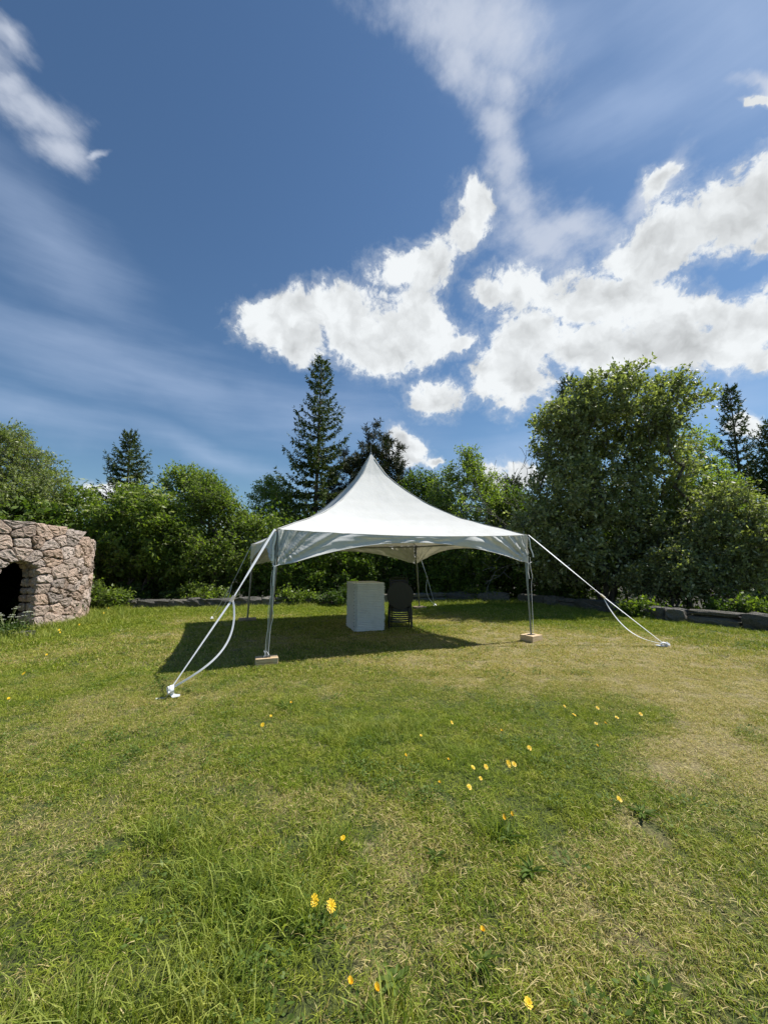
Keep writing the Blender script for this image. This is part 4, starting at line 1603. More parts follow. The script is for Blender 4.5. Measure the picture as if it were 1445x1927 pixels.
rosette(1208, 1536, 'dark green leafy rosette alone in the dry grass on the right', 11, .13, .035, 1, .6)
rosette(1000, 1646, 'pale green rosette with curled leaves right of centre in the lower lawn', 9, .13, .030, 2, .9)
rosette(745, 1850, 'rosette with rounded pale leaves near the bottom centre of the lawn', 8, .11, .042, 3, .5)
rosette(535, 1335, 'rosette with upright leaves beside a wilted dandelion, left of the lush patch', 9, .16, .03, 4, .9)
rosette(955, 1580, 'dense dark green rosette under the two orange dandelions', 14, .13, .028, 5, .8)
rosette(820, 1615, 'flat weed rosette in the straw patch at centre right', 8, .10, .028, 6, .4)
rosette(905, 1812, 'low weed rosette with narrow leaves in the lower right centre', 9, .12, .026, 7, .5)


# dandelions
def dandelion(px, py, label, size=.038, h=.06, wilt=False, seed=0, group=None):
    r = np.random.default_rng(seed + 500)
    p = at_z(px, py + 2, h)
    g = float(gz(p.x, p.y))
    root = thing('dandelion', label, 'flower', (p.x, p.y, g), group)
    lean = r.normal(0, .012, 2)
    mb = MB()
    mb.tube([(-lean[0] * 1.2, -lean[1], -.005), (lean[0] * .3, 0, h * .5), (0, 0, h)], [.0022, .002, .0018], 5)
    mb.build('stem', M['stem'], root)
    mb = MB()
    rings = ((20, 1.0, .15), (16, .72, .45), (11, .42, .9))
    tx, ty = (-.25 + r.normal(0, .2), .75 + r.normal(0, .25))
    for n, k, up in rings:
        if wilt and k < .5:
            continue
        for i in range(n):
            a = 2 * math.pi * i / n + r.normal(0, .08)
            L = size / 2 * k * r.uniform(.85, 1.1)
            w_ = .0040
            e = Vector((math.cos(a), math.sin(a), up if not wilt else up + .9)).normalized()
            s = Vector((-math.sin(a), math.cos(a), 0)) * w_ / 2
            b0 = Vector((0, 0, h + .001))
            q = [b0 - s * .4, b0 + s * .4, b0 + e * L + s, b0 + e * L - s]
            q = [Vector((v.x + tx * (v.z - h) * 0, v.y, v.z + (v.x * tx + v.y * ty) * .9)) for v in q]
            mb.add(q, [[0, 1, 2, 3]])
    mb.build('flower_head', M['petal2' if wilt else 'petal'], root)
    mb = MB()
    mb.tube([(0, 0, h - .012), (0, 0, h - .006), (0, 0, h + .001)], [.002, .006, .005], 7)
    mb.build('calyx', M['stem'], root)


DD = [
    (592, 1690, 'left one of the pair of large dandelions low in the centre', .040, False), (623, 1700, 'right one of the pair of large dandelions low in the centre', .046, False),
    (660, 1843, 'half closed dandelion on a tall pale stalk at the bottom, left of its neighbour', .030, True), (710, 1856, 'ragged dandelion beside the round-leaved rosette at the bottom', .030, True),
    (645, 1573, 'single dandelion at the edge of the straw patch, centre of the lawn', .030, False), (908, 1746, 'partly wilted dandelion in the lower right centre', .030, True),
    (994, 1882, 'orange dandelion nearest the bottom edge, right of centre', .030, False), (949, 1536, 'left of the two orange dandelions above the dense dark rosette', .032, True),
    (964, 1530, 'right of the two orange dandelions above the dense dark rosette', .030, True), (1165, 1503, 'single dandelion up and left of the lone dark rosette at right', .034, False),
    (883, 1478, 'dandelion lowest in the lush central green patch', .034, False), (904, 1462, 'small dandelion between the lowest and the row in the lush patch', .024, False),
    (957, 1436, 'left of the two touching dandelions at the right end of the row', .036, False), (967, 1436, 'right of the two touching dandelions at the right end of the row', .036, False),
    (914, 1441, 'dandelion in the middle of the row, left of the touching pair', .032, False), (890, 1442, 'leftmost dandelion of the row in the lush patch', .030, False),
    (996, 1406, 'bright dandelion beside curled leaves, right of the lush patch', .036, False), (944, 1374, 'dandelion on the upper right rim of the lush patch', .032, True),
    (844, 1428, 'small dandelion just left of the row', .024, True), (827, 1470, 'small orange dandelion in pale leaves left of the lowest one', .024, True),
    (792, 1382, 'dandelion in the upper part of the lush patch', .022, False), (850, 1358, 'small dandelion above the lush patch', .024, False),
    (764, 1420, 'small wilted dandelion at the left of the lush patch', .024, True),
    (1080, 1343, 'largest dandelion at the left end of the far right leafy band', .040, False), (1124, 1330, 'dandelion highest in the far right leafy band', .034, False),
    (1160, 1348, 'dandelion in the middle of the far right leafy band', .036, False), (1205, 1342, 'dandelion at the right end of the leafy band', .034, False),
    (1121, 1359, 'left of the two lowest dandelions in the leafy band', .028, False), (1139, 1359, 'right of the two lowest dandelions in the leafy band', .028, True),
    (1124, 1402, 'single small dandelion below the leafy band', .026, True), (1062, 1327, 'faint dandelion above the left end of the leafy band', .024, False),
    (494, 1363, 'dandelion below the white strap tail, left of the lush patch', .036, False), (510, 1346, 'small dandelion just above its neighbour left of the lush patch', .022, False),
    (548, 1322, 'drooping wilted dandelion by the upright-leaved rosette', .034, True), (45, 1267, 'dandelion at the left edge of the lawn', .040, False),
    (17, 1313, 'dandelion nearest the left edge, lower of the two', .030, False), (152, 1153, 'left dandelion by the foot of the tower corner', .040, False),
    (196, 1151, 'right dandelion by the foot of the tower corner', .038, False), (112, 1183, 'upper dandelion of the pair on the grass before the tower', .044, False),
    (114, 1188, 'lower dandelion of the pair on the grass before the tower', .030, False), (150, 1173, 'dandelion between the tower bush and the dry strip', .036, False),
    (205, 1143, 'dandelion in the long grass between tower and wall', .034, False), (88, 1232, 'dandelion on the lawn below the tower', .034, False),
]
for k, (px, py, lb, sz, wl) in enumerate(DD):
    hh = .085
    if (px, py) in ((660, 1843), (548, 1322)):
        hh = .12
    if py < 1200:
        hh = .14
    if hh < .1:
        hh = .075
    dandelion(px, py, lb, sz * (.92 if py > 1500 else 1.0), hh, wl, k, 'dandelions in the lawn')

# fern and cow parsley
p = at_y(972, 1120, 17.4)
root = thing('fern', 'yellow-green fern tuft behind the wall left of the front right tent post', 'plant', (p.x, 17.3, float(gz(p.x, 17.3)) + .1))
for k in range(13):
    a = 2 * math.pi * k / 13 + r.normal(0, .2)
    L = r.uniform(.7, 1.0)
    V, F = [], []
    n_ = 12
    for i in range(n_):
        f = i / n_
        c = np.array([math.cos(a) * L * .75 * f, math.sin(a) * L * .75 * f, L * (1.05 * f - .62 * f * f)])
        s = np.array([-math.sin(a), math.cos(a), 0]) * (.13 * math.sin(math.pi * (f * .9 + .1)) + .01)
        o = len(V)
        d_ = np.array([math.cos(a) * .05, math.sin(a) * .05, .03])
        V += [c, c + d_ * .8, c + s + d_, c - s + d_]
        F += [[o, o + 1, o + 2], [o, o + 3, o + 1]]
    me = bpy.data.meshes.new('frond')
    me.from_pydata([tuple(v) for v in V], [], F)
    me.materials.append(M['fern'])
    obj('frond', me, root)
for k, (px, py, Y, hh, lb) in enumerate(((15, 1170, 8.7, .62, 'cow parsley with white umbels nearest the left edge before the tower door'),
                                          (38, 1175, 8.9, .55, 'cow parsley with white umbels in front of the right side of the tower doorway'))):
    b = at_y(px, 1150, Y)
    root = thing('cow_parsley', lb, 'plant', (b.x, Y, float(gz(b.x, Y))))
    rr = np.random.default_rng(300 + k)
    mb = MB()
    heads = []
    for s in range(9):
        a, l = rr.random() * 6.28, rr.uniform(.05, .28)
        tip = Vector((math.cos(a) * l, math.sin(a) * l, hh * rr.uniform(.55, 1.1)))
        mb.tube([(0, 0, 0), (tip.x * .4, tip.y * .4, tip.z * .55), tip], [.005, .004, .002], 5)
        heads.append(tip)
    mb.build('stem', M['stem'], root)
    for tip in heads:
        n = 60
        q = np.sqrt(rr.random(n)) * .05
        a = rr.random(n) * 6.28
        P = np.array(tip) + np.stack([q * np.cos(a), q * np.sin(a), .01 - q * .3], 1)
        V, F = leaf_quads(P, rand_unit(rr, n) * [1, 1, .2], np.tile([0, 0, 1.], (n, 1)), np.full(n, .014), np.full(n, .013))
        obj('umbel', mesh_np('umbel', V, [F], M['parsley']), root)
    n = 220
    P = rr.normal(0, .13, (n, 3)) * [1, 1, .6] + [0, 0, hh * .32]
    V, F = leaf_quads(P, rand_unit(rr, n), rand_unit(rr, n) + np.array([0, 0, 1]), np.full(n, .06), np.full(n, .03))
    obj('foliage', mesh_np('foliage', V, [F], M['under']), root)

# ------------------------------------------------------------------ the tent
EC = {'FL': Vector((-1.735, 6.43, 0)), 'FR': Vector((3.03, 8.42, 0)), 'BL': Vector((-3.70, 11.18, 0)), 'BR': Vector((1.06, 13.17, 0))}
EC['FL'].z = 2.13
EC['FR'].z = 2.17
EC['BL'].z = 2.10
EC['BR'].z = 2.14
APEX = Vector((-.335, 9.80, 4.36))
tent = thing('marquee_tent', 'white high-peaked square marquee tent on four steel posts in the middle of the lawn', 'tent', (APEX.x, APEX.y, 0))
TO = Vector((APEX.x, APEX.y, 0))
PS = [0, .05, .12, .19, .284, .389, .514, .634, .75, .861, 1.0]
PZ = [1.0, .868, .712, .612, .495, .379, .268, .183, .122, .070, .0]


def roof_pt(A, B, s, t):
    """s 0 apex..1 eave, t -1..1 from A to B"""
    e = A.lerp(B, (t + 1) / 2)
    c = APEX.lerp(e, s)
    zf = float(np.interp(s, PS, PZ))
    z = e.z + (APEX.z - e.z) * zf
    q = 1 - t * t
    sag = .065 * q * s ** 2 + .10 * q * math.sin(math.pi * min(1, s)) * s
    inward = (APEX - e)
    inward.z = 0
    inward.normalize()
    c = Vector((c.x, c.y, z - sag))
    if s > .3:
        c += inward * (.05 * q * (s - .3) / .7)
    return c


order = ['FL', 'FR', 'BR', 'BL']
ss = np.concatenate([[0.004], np.linspace(.02, 1, 54)])
V, F = [], []
nt_ = 56
cr = np.random.default_rng(4)
for q in range(4):
    A, B = EC[order[q]], EC[order[(q + 1) % 4]]
    o = len(V)
    for i, s in enumerate(ss):
        for j in range(nt_ + 1):
            t = -1 + 2 * j / nt_
            p = roof_pt(A, B, float(s), t)
            # slight puckers by the eave, the welded seam across the panel and the hips
            w = .004 * math.sin(t * 60 + math.sin(s * 9 + q) * 3) * max(0, (s - .8) / .2)
            w += .006 * math.exp(-((s - .345) / .012) ** 2) * math.sin(t * 75) * (1 - t * t)
            w += .010 * math.sin(s * 34 + t * 3) * math.exp(-(1 - abs(t)) * 14) * (s * (1 - s)) * 3
            w += .008 * (float(vnoise(t * 5 + q * 7, s * 9, 3)) - .5) * min(1, (1 - t * t) * 4)
            V.append((p.x - TO.x, p.y - TO.y, p.z + w))
    for i in range(len(ss) - 1):
        for j in range(nt_):
            a = o + i * (nt_ + 1) + j
            F.append([a, a + 1, a + nt_ + 2, a + nt_ + 1])
me = bpy.data.meshes.new('canopy')
me.from_pydata(V, [], F)
bm = bmesh.new()
bm.from_mesh(me)
bmesh.ops.remove_doubles(bm, verts=bm.verts, dist=.0008)
bmesh.ops.recalc_face_normals(bm, faces=bm.faces)
bm.to_mesh(me)
bm.free()
me.polygons.foreach_set('use_smooth', [True] * len(me.polygons))
me.materials.append(M['canvas'])
obj('canopy', me, tent)
# welded hip seams, just proud of the cloth
for k in order:
    A = EC[k]
    side = Vector((-(A - APEX).y, (A - APEX).x, 0))
    pts = [roof_pt(A, A, float(s), 0) for s in np.linspace(.03, .995, 40)]
    pts = []
    for s in np.linspace(.03, .995, 40):
        zf = float(np.interp(s, PS, PZ))
        c = APEX.lerp(A, s)
        pts.append(Vector((c.x - TO.x, c.y - TO.y, A.z + (APEX.z - A.z) * zf + .006)))
    mb = MB()
    mb.ribbon(pts, .035, side, .003)
    mb.build('hip_seam', M['canvas'], tent)

# valances with arched lower edge and drag folds
for q in range(4):
    A, B = EC[order[q]], EC[order[(q + 1) % 4]]
    outn = Vector(((B - A).y, -(B - A).x, 0)).normalized()
    nu, nv = 220, 14
    V, F = [], []
    vr = q * 13.7
    for i in range(nu + 1):
        t = -1 + 2 * i / nu
        e = roof_pt(A, B, 1.0, t * .992)
        drop = .50 * abs(t) ** 2.1 + .125
        if abs(t) > .9:
            drop = .50 * .9 ** 2.1 + .125 + (abs(t) - .9) * .55
        if q == 3:
            drop = .47 * abs(t) ** 2.4 + .15
        for j in range(nv + 1):
            v = j / nv
            z = e.z - drop * v
            u_m = t * 2.6
            k_ = abs(t)
            # folds fan from the tied lower corner towards the eave middle
            dc = math.hypot((1 - abs(t)) * 2.6, (1 - v) * drop)
            an = math.atan2((1 - v) * drop + .02, (1 - abs(t)) * 2.6 + .05)
            amp = .036 * math.exp(-dc * .6) * min(1, dc * 5)
            dsp = amp * math.sin(an * 17 + vr + 1.5 * math.sin(dc * 2.1 + vr)) + amp * .75 * math.sin(an * 37 + dc * 1.7 + vr * 2)
            dsp += .009 * math.sin(u_m * 9 + v * 5 + math.sin(u_m * 2.3 + vr) * 3) * v
            dsp += .020 * (float(fbm(u_m * 2.4 + v * 2.5 + vr, v * 3.5 - u_m * 1.5 + 9, 7, 3)) - .5) * min(1, v * 4) * 2
            slope = .02 * v
            p = e + outn * (.012 + dsp + slope)
            V.append((p.x - TO.x, p.y - TO.y, z))
    for i in range(nu):
        for j in range(nv):
            a = i * (nv + 1) + j
            F.append([a, a + nv + 1, a + nv + 2, a + 1])
    me = bpy.data.meshes.new('valance')
    me.from_pydata(V, [], F)
    me.polygons.foreach_set('use_smooth', [True] * len(me.polygons))
    me.materials.append(M['canvas'])
    vo = obj('valance', me, tent)
    # hem along the arched edge
    mb = MB()
    hem = [Vector(V[i * (nv + 1) + nv]) for i in range(0, nu + 1, 3)]
    mb.tube(hem, .006, 5)
    mb.build('hem', M['canvas'], vo, smooth=True)
    # welt where roof and valance meet
    mb = MB()
    mb.tube([Vector(V[i * (nv + 1)]) + outn * .001 for i in range(0, nu + 1, 4)], .004, 5)
    mb.build('eave_welt', M['canvas'], tent, smooth=True)

# steel frame
BASEPX = {'FL': (502, 1236), 'FR': (999, 1194), 'BL': (466, 1163), 'BR': (789, 1141)}
BASE = {}
for k, (px, py) in BASEPX.items():
    b = at_z(px, py, .125 if k in ('FL', 'FR') else .08)
    BASE[k] = b
for k in order:
    inn = (APEX - EC[k])
    inn.z = 0
    inn.normalize()
    top = EC[k] + inn * .05
    top.z = EC[k].z - .012
    b = BASE[k]
    mb = MB()
    ab = top.lerp(b, .52)
    mb.tube([top - TO, ab - TO], .030, 4, square=True, up=(inn.x, inn.y, 0))
    mb.build('post', M['steel'], tent)
    mb = MB()
    mb.tube([ab.lerp(top, .08) - TO, b + Vector((0, 0, .008)) - TO], .024, 4, square=True, up=(inn.x, inn.y, 0))
    mb.build('post', M['steel'], tent)
    mb = MB()
    mb.box((b.x - TO.x, b.y - TO.y, b.z + .004), (.11, .11, .008), .39)
    mb.build('foot_plate', M['steel'], tent)
for q in range(4):
    A, B = EC[order[q]], EC[order[(q + 1) % 4]]
    inn = (APEX - (A + B) / 2)
    inn.z = 0
    inn.normalize()
    mb = MB()
    mb.tube([A + inn * .06 - TO + Vector((0, 0, -.05)), (A + B) / 2 + inn * .10 - TO + Vector((0, 0, -.085)), B + inn * .06 - TO + Vector((0, 0, -.05))], .024, 8)
    mb.build('eave_beam', M['steel'], tent)
mb = MB()
mb.tube([Vector((0, 0, 2.02)), Vector((0, 0, 4.34))], .03, 8)
mb.build('mast', M['steel'], tent)
mb = MB()
mb.tube([Vector((0, 0, 4.33)), Vector((0, 0, 4.37))], [.03, .018], 10)
mb.tube([Vector((0, 0, 4.36)), Vector((0, 0, 4.54))], [.009, .005], 6)
mb.build('finial', M['steel'], tent)
for k in order:
    mb = MB()
    mb.tube([Vector((0, 0, 2.05)), EC[k] - TO + Vector((0, 0, -.08))], .004, 5)
    mb.build('brace_cable', M['steel'], tent)

# canopy ties: loose webbing ends and cords down the front posts
cy = Vector((0, 1, 0))
for k, dx, ln in (('FL', -.05, .46), ('FR', .10, .42)):
    e = EC[k] - TO
    mb = MB()
    pts = [e + Vector((dx * (.2 + .8 * f) + .01 * math.sin(f * 9), -.05, -.05 - ln * f)) for f in np.linspace(0, 1, 8)]
    mb.ribbon(pts, [.022] * 7 + [.034], Vector((1, .3, 0)), .003)
    mb.build('hanging_strap', M['webbing'], tent)
    b = BASE[k] - TO
    mb = MB()
    tp = e.lerp(b, .24)
    sgn = 1 if k == 'FR' else -1
    pts = []
    for f in np.linspace(0, 1, 26):
        p = tp.lerp(b, f)
        off = .035 + .03 * math.exp(-((f - (.25 if k == 'FR' else .6)) / .07) ** 2)
        pts.append(p + Vector((off, -.04, .02)))
    mb.tube(pts, .004, 5)
    pts = [tp.lerp(b, f) + Vector((-.012 + .008 * math.sin(f * 20), -.045, .02)) for f in np.linspace(.0, 1, 16)]
    if k == 'FL':
        mb.tube(pts, .0035, 5)
        mb.tube([b + Vector((-.03, -.05, .11)), b + Vector((.0, -.06, .03)), b + Vector((.05, -.05, .04)), b + Vector((.01, -.05, .10)), b + Vector((-.03, -.06, .0))], .007, 5)
    mb.build('tie_cord', M['webbing'], tent)
    mb = MB()
    lowc = e + Vector((0, 0, -.60))
    mb.tube([lowc + Vector((-.05, -.03, .03)), lowc + Vector((.0, -.06, .0)), lowc + Vector((.07, -.03, .03))], .007, 5)
    mb.tube([lowc + Vector((-.01, -.06, 0)), lowc + Vector((-.02, -.05, -.18)), lowc.lerp(b, .22) + Vector((0.0, -.05, 0))], [.012, .008, .006], 5)
    mb.build('corner_tie', M['webbing'], tent)
    if k == 'FL':
        mb = MB()
        q = tp.lerp(b, .10)
        mb.box((q.x + .0, q.y - .055, q.z), (.035, .02, .05), 0, .004)
        mb.build('cord_clip', M['dark'], tent)


# timber blocks under the posts
def block(k, label, sx, sy, n, rz, mt, th=.06):
    b = BASE[k]
    g = float(gz(b.x, b.y))
    top = b.z
    root = thing('timber_block', label, 'wood block', (b.x, b.y, g), None, rz)
    h = (top - g + .02) / n
    for i in range(n):
        mb = MB()
        mb.box((0, 0, -.02 + h * (i + .5)), (sx, sy - .006 * (n - 1 - i), h - .004), 0, .004)
        mb.build('plank', M[mt], root)
    return root


block('FL', 'two stacked pale pine planks under the front left tent post', .34, .22, 2, .34, 'pine_wood')
block('FR', 'square pale timber block under the front right tent post', .33, .30, 1, .60, 'pine_wood')
block('BL', 'dark weathered board under the back left tent post', .46, .26, 1, .3, 'old_wood')
block('BR', 'weathered timber block under the back right tent post', .40, .30, 1, .4, 'old_wood')


# ------------------------------------------------------------------ guy straps
def guy(label, A, K, S, w, sag_px, side, loop=True, tail=True, cat='strap'):
    """A corner, K buckle, S stake head"""
    root = thing('guy_strap', label, cat, tuple(S))
    n = 14
    mb = MB()
    pts = [A.lerp(K, f) - S for f in np.linspace(0, 1, n)]
    ws = [w * (.45 + .55 * math.sin(math.pi * min(1, f * 1.15 + .1)) ** .7) for f in np.linspace(0, 1, n)]
    mb.ribbon(pts, ws, side, .003)
    mb.build('strap', M['webbing'], root)
    mb = MB()
    pts = [K.lerp(S, f) - S for f in np.linspace(.04, 1, n)]
    ws = [w * (.75 - .45 * f) for f in np.linspace(0, 1, n)]
    mb.ribbon(pts, ws, side, .003)
    mb.build('strap', M['webbing'], root)
    if tail:
        mb = MB()
        pts = []
        for f in np.linspace(0, 1, 22):
            p = K.lerp(S, f) + Vector((sag_px[0] * math.sin(math.pi * f ** .9) * (1 - .1 * f), sag_px[1] * math.sin(math.pi * f), -sag_px[2] * math.sin(math.pi * f ** .9)))
            p.z = max(p.z, float(gz(p.x, p.y)) + .025)
            pts.append(p - S)
        mb.ribbon(pts, w * .62, [Vector(side) + Vector((.5 * math.sin(f * 5), 0, .5 * math.cos(f * 4))) for f in np.linspace(0, 1, 22)], .003)
        mb.build('loose_tail', M['webbing'], root)
    if loop:
        mb = MB()
        d = (K - A).normalized()
        mb.ribbon([K - S - d * .05, K - S + d * .05], w * 1.15, side, .022)
        bo = mb.build('buckle', M['buckle'], root)
        mb = MB()
        s_ = Vector(side).normalized()
        mb.tube([K - S - d * .03 + s_ * w * .55, K - S - d * .03 - s_ * w * .55], .007, 6)
        mb.build('pin', M['steel'], bo)
    return root


def stake(label, p, h, lean=(0, 0)):
    g = float(gz(p.x, p.y))
    root = thing('ground_stake', label, 'stake', (p.x, p.y, g))
    mb = MB()
    mb.tube([(-lean[0] * .5, -lean[1] * .5, -.1), (lean[0], lean[1], h)], .008, 7)
    mb.build('rod', M['steel'], root)
    mb = MB()
    mb.tube([(lean[0], lean[1], h - .004), (lean[0], lean[1], h + .008)], .016, 8)
    mb.build('head', M['steel'], root)
    return root


def wrap(root, c, R, w, axis_, turns=1.6, m='webbing'):
    """webbing wound round the stake in a loose roll"""
    ax = Vector(axis_).normalized()
    u = ax.cross(Vector((0, 0, 1))).normalized()
    v = ax.cross(u).normalized()
    mb = MB()
    pts = []
    n = 34
    for i in range(n):
        f = i / (n - 1)
        a = f * turns * 2 * math.pi
        rr = R * (1 - .25 * f)
        pts.append(Vector(c) + u * math.cos(a) * rr + v * math.sin(a) * rr * .85 + ax * (.015 * math.sin(f * 7)))
    mb.ribbon(pts, w, ax, .004)
    mb.build('wound_loop', M[m], root)


S1 = at_z(322, 1296, .11)
A1 = EC['FL'] + Vector((-.03, -.03, .0))
K1 = A1.lerp(S1, .0)
K1 = at_y(438, 1127, 5.63)
g1 = guy('wide white guy strap with buckle from the front left tent corner to the nearest stake', A1, K1, S1, .038, (.27, -.05, .12), (.93, .25, .25))
wrap(g1, (.0, .0, -.01), .058, .04, (.75, .65, .1), turns=2.3)
mb = MB()
mb.ribbon([(.0, 0, -.05), (.05, -.02, -.075), (.12, -.02, -.07)], [.03, .05, .03], (0, .8, .6), .004)
mb.ribbon([(-.03, 0, -.06), (-.05, -.01, -.10), (-.10, -.03, -.102), (-.15, -.05, -.10)], [.012, .01, .03, .035], (0, 1, .3), .004)
mb.build('loose_end', M['webbing'], g1)
stake('thin steel stake holding the nearest white guy strap, left foreground', Vector((S1.x + .0, S1.y, 0)), .10)

S2 = at_z(1249, 1212, .05)
A2 = EC['FR'] + Vector((.04, 0, .0))
K2 = at_y(1134, 1122, 8.05)
g2 = guy('white guy strap running right from the front right tent corner to the dry grass', A2, K2, S2, .042, (-.12, -.10, .22), (.3, .8, .6))
wrap(g2, (.0, .0, -.01), .055, .06, (.3, 1, .2))
mb = MB()
mb.ribbon([(.0, 0, 0), (.05, .0, .01), (.10, .0, -.02)], [.05, .06, .04], (0, .5, 1), .03)
mb.ribbon([(-.16, 0, -.02), (-.08, .0, -.03), (.0, .0, -.03)], [.03, .05, .05], (0, 1, .4), .006)
mb.build('loose_end', M['webbing'], g2)
stake('steel stake under the bunched strap end, right of the tent', Vector((S2.x + .02, S2.y, 0)), .07)

S3 = at_z(399, 1163, .04)
A3 = EC['BL'] + Vector((-.03, 0, -.03))
K3 = at_y(437, 1099, 11.25)
g3 = guy('thin far guy strap left of the tent from the back left corner', A3, K3, S3, .020, (.10, -.1, .12), (.8, .3, .3))
wrap(g3, (.0, .0, 0), .045, .05, (.5, 1, .2))
stake('small stake of the thin far strap left of the tent', Vector((S3.x, S3.y, 0)), .06)
S4 = at_z(818, 1139, .05)
A4 = EC['BR'] + Vector((.03, .05, -.03))
K4 = at_y(804, 1088, 13.7)
g4 = guy('far guy strap behind the tent beside the back right post', A4, K4, S4, .030, (-.14, 0, .10), (.8, .3, .3))
wrap(g4, (.0, .0, 0), .06, .06, (.5, 1, .2))
stake('small stake of the far strap behind the tent', Vector((S4.x, S4.y, 0)), .07)

# ------------------------------------------------------------------ folded tables
sr = np.random.default_rng(15)
q0 = at_z(667, 1190)
q1 = at_z(727, 1189)
q2 = at_z(648, 1177)
TWID = .75
ux = Vector((.955, .297, 0)).normalized()
uy = Vector((-ux.y, ux.x, 0))
TLEN = 1.0
# shear-free box whose near left corner is q0
cen = q0 + ux * TWID / 2 + uy * TLEN / 2
rz0 = math.atan2(ux.y, ux.x) + .0
NT_ = 14
GZ0 = float(gz(cen.x, cen.y))
HT = (1.115 - GZ0) / NT_
words = ['bottom', 'second', 'third', 'fourth', 'fifth', 'sixth', 'seventh', 'eighth', 'ninth', 'tenth', 'eleventh', 'twelfth', 'thirteenth', 'top']
proto = None
for i in range(NT_):
    dz = GZ0 + i * HT
    jx, jy, ja = sr.normal(0, .004), sr.normal(0, .007), sr.normal(0, .003)
    lb = ('%s white folded table of the stack under the tent' % words[i]) if i in (0, NT_ - 1) else '%s white folded table counting up from the ground in the stack under the tent' % words[i]
    if proto is None:
        root = thing('folding_table', lb, 'table', (0, 0, 0), 'white folding tables stacked under the tent')
        for hlf in (0, 1):
            mb = MB()
            z0 = HT * (.02 + .5 * hlf)
            t_ = HT * .40
            # moulded top with thinner waist so each half shows its own rounded edge
            bmx = bmesh.new()
            bmesh.ops.create_cube(bmx, size=1.0)
            for v in bmx.verts:
                v.co = Vector((v.co.x * TWID, v.co.y * TLEN, v.co.z * t_ + z0 + t_ / 2))
            bmesh.ops.bevel(bmx, geom=[e for e in bmx.edges if abs(e.verts[0].co.z - e.verts[1].co.z) > t_ * .5], offset=.045, segments=4, affect='EDGES')
            bmesh.ops.bevel(bmx, geom=[e for e in bmx.edges if abs(e.verts[0].co.z - e.verts[1].co.z) < 1e-4 and len(e.link_faces) == 2 and any(abs(f.normal.z) > .9 for f in e.link_faces) and not all(abs(f.normal.z) > .9 for f in e.link_faces)], offset=.014, segments=2, affect='EDGES')
            me = bpy.data.meshes.new('table_half')
            bmx.to_mesh(me)
            bmx.free()
            me.materials.append(M['table'])
            obj('table_half', me, root)
        mb = MB()
        mb.box((-TWID / 2 - .002, -TLEN / 2 + .05, HT * .5), (.012, .05, .012), 0, .002)
        mb.build('latch', M['steel'], root)
        proto = root
    else:
        root = proto.copy()
        COL.objects.link(root)
        for ch in list(proto.children):
            c = ch.copy()
            COL.objects.link(c)
            c.parent = root
        root['label'] = lb
    root.location = (cen.x + jx, cen.y + jy, dz)
    root.rotation_euler = (0, 0, rz0 + ja)

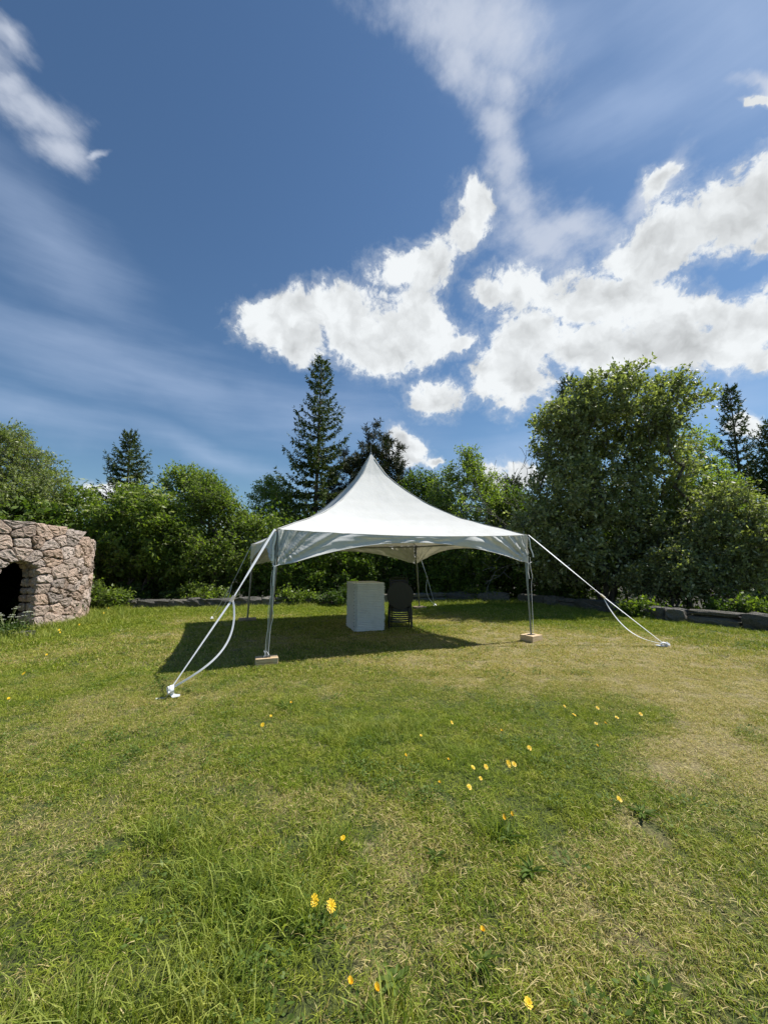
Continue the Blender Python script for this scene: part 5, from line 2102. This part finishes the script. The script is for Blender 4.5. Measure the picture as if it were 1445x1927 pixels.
# ------------------------------------------------------------------ black chairs, stacked, and the round folding table
cp = at_z(753, 1183)
CX, CY = cp.x, cp.y + .32
GC = float(gz(CX, CY))
protoc = None
cwords = ['bottom', 'second', 'third', 'fourth', 'fifth', 'sixth', 'top']
for i in range(7):
    lb = ('%s black chair of the stack beside the white tables' % cwords[i]) if i in (0, 6) else '%s black chair counting up from the ground in the stack beside the white tables' % cwords[i]
    if protoc is None:
        root = thing('stacking_chair', lb, 'chair', (0, 0, 0), 'black stacking chairs beside the tables')
        for sx in (-1, 1):
            mb = MB()
            mb.tube([(sx * .245, -.26, 0), (sx * .215, -.22, .44), (sx * .21, -.10, .455)], .017, 8)
            mb.build('leg', M['blackpaint'], root)
            mb = MB()
            mb.tube([(sx * .235, .30, 0), (sx * .205, .20, .44), (sx * .20, .27, .86)], .015, 8)
            mb.build('leg', M['blackpaint'], root)
            mb = MB()
            mb.tube([(sx * .225, -.20, .46), (sx * .235, -.17, .64), (sx * .235, .0, .66), (sx * .215, .22, .65)], .010, 8)
            mb.build('armrest', M['blackpaint'], root)
        mb = MB()
        V, F = [], []
        nn = 9
        for a in range(nn):
            for b in range(nn):
                x, y = -.205 + .41 * a / (nn - 1), -.22 + .42 * b / (nn - 1)
                z = .450 - .018 * (1 - (x / .205) ** 2) - .01 * (y + .22) / .42 - (.02 if b == 0 else 0)
                V.append((x, y, z))
        for a in range(nn - 1):
            for b in range(nn - 1):
                F.append([a * nn + b, (a + 1) * nn + b, (a + 1) * nn + b + 1, a * nn + b + 1])
        F += [[f[3] + nn * nn, f[2] + nn * nn, f[1] + nn * nn, f[0] + nn * nn] for f in F]
        V += [(x, y, z - .012) for x, y, z in V]
        for a in range(nn - 1):
            for (p0, p1) in ((a * nn, (a + 1) * nn), ((a + 1) * nn + nn - 1, a * nn + nn - 1)):
                F.append([p1, p0, p0 + nn * nn, p1 + nn * nn])
            for (p0, p1) in ((a + 1, a), ((nn - 1) * nn + a, (nn - 1) * nn + a + 1)):
                F.append([p1, p0, p0 + nn * nn, p1 + nn * nn])
        mb.add(V, F)
        mb.build('seat', M['blackpaint'], root, smooth=False)
        mb = MB()
        mb.tube([(-.20, .27, .86), (-.12, .285, .885), (.12, .285, .885), (.20, .27, .86)], .011, 8)
        mb.build('back_frame', M['blackpaint'], root)
        for k in range(5):
            zz = .56 + .062 * k
            mb = MB()
            yy = .2 + (zz - .44) / .42 * .07
            mb.ribbon([(-.20, yy, zz), (-.1, yy + .02, zz), (.1, yy + .02, zz), (.20, yy, zz)], .034, (0, .1, 1), .004)
            mb.build('back_slat', M['blackpaint'], root)
        mb = MB()
        mb.ribbon([(-.235, -.245, .16), (-.12, -.262, .145), (0, -.27, .14), (.12, -.262, .145), (.235, -.245, .16)], .036, (0, .1, 1), .010)
        mb.build('front_rung', M['blackpaint'], root)
        protoc = root
    else:
        root = protoc.copy()
        COL.objects.link(root)
        for ch in list(protoc.children):
            c = ch.copy()
            COL.objects.link(c)
            c.parent = root
        root['label'] = lb
    root.scale = (1.14, 1, 1)
    root.location = (CX + float(sr.normal(0, .003)), CY + .006 * i, GC + i * .049)
    root.rotation_euler = (0, 0, .03 + float(sr.normal(0, .006)))

tb = thing('round_table', 'black round folding bistro table with its top tipped upright, in front of the chair stack', 'table', (CX - .0, CY - .42, GC), None, .02)
tcz = (1.6 - (1119 - HORIZON) / FPX * (CY - .42)) - GC
mb = MB()
n = 48
R = .325
V, F = [], []
for yy, rr in ((-.012, R - .006), (-.006, R), (.010, R), (.014, R - .006)):
    for k in range(n):
        a = 2 * math.pi * k / n
        V.append((rr * math.cos(a), yy, tcz + rr * math.sin(a)))
for s in range(3):
    for k in range(n):
        k2 = (k + 1) % n
        F.append([s * n + k, s * n + k2, (s + 1) * n + k2, (s + 1) * n + k])
F += [list(range(n)), [3 * n + k for k in range(n)][::-1]]
mb.add(V, F)
mb.build('table_top', M['blackpaint'], tb)
for sx in (-1, 1):
    mb = MB()
    mb.tube([(sx * .265, .02, .0), (sx * .225, .03, tcz - .1), (sx * .20, .03, tcz + .1)], .013, 8)
    mb.build('leg', M['blackpaint'], tb)
    mb = MB()
    mb.tube([(sx * .215, .09, .0), (sx * .19, .06, tcz - .12), (sx * .17, .04, tcz + .1)], .011, 8)
    mb.build('leg', M['blackpaint'], tb)
mb = MB()
mb.tube([(-.255, .025, .06), (.255, .025, .06)], .009, 8)
mb.build('cross_bar', M['blackpaint'], tb)
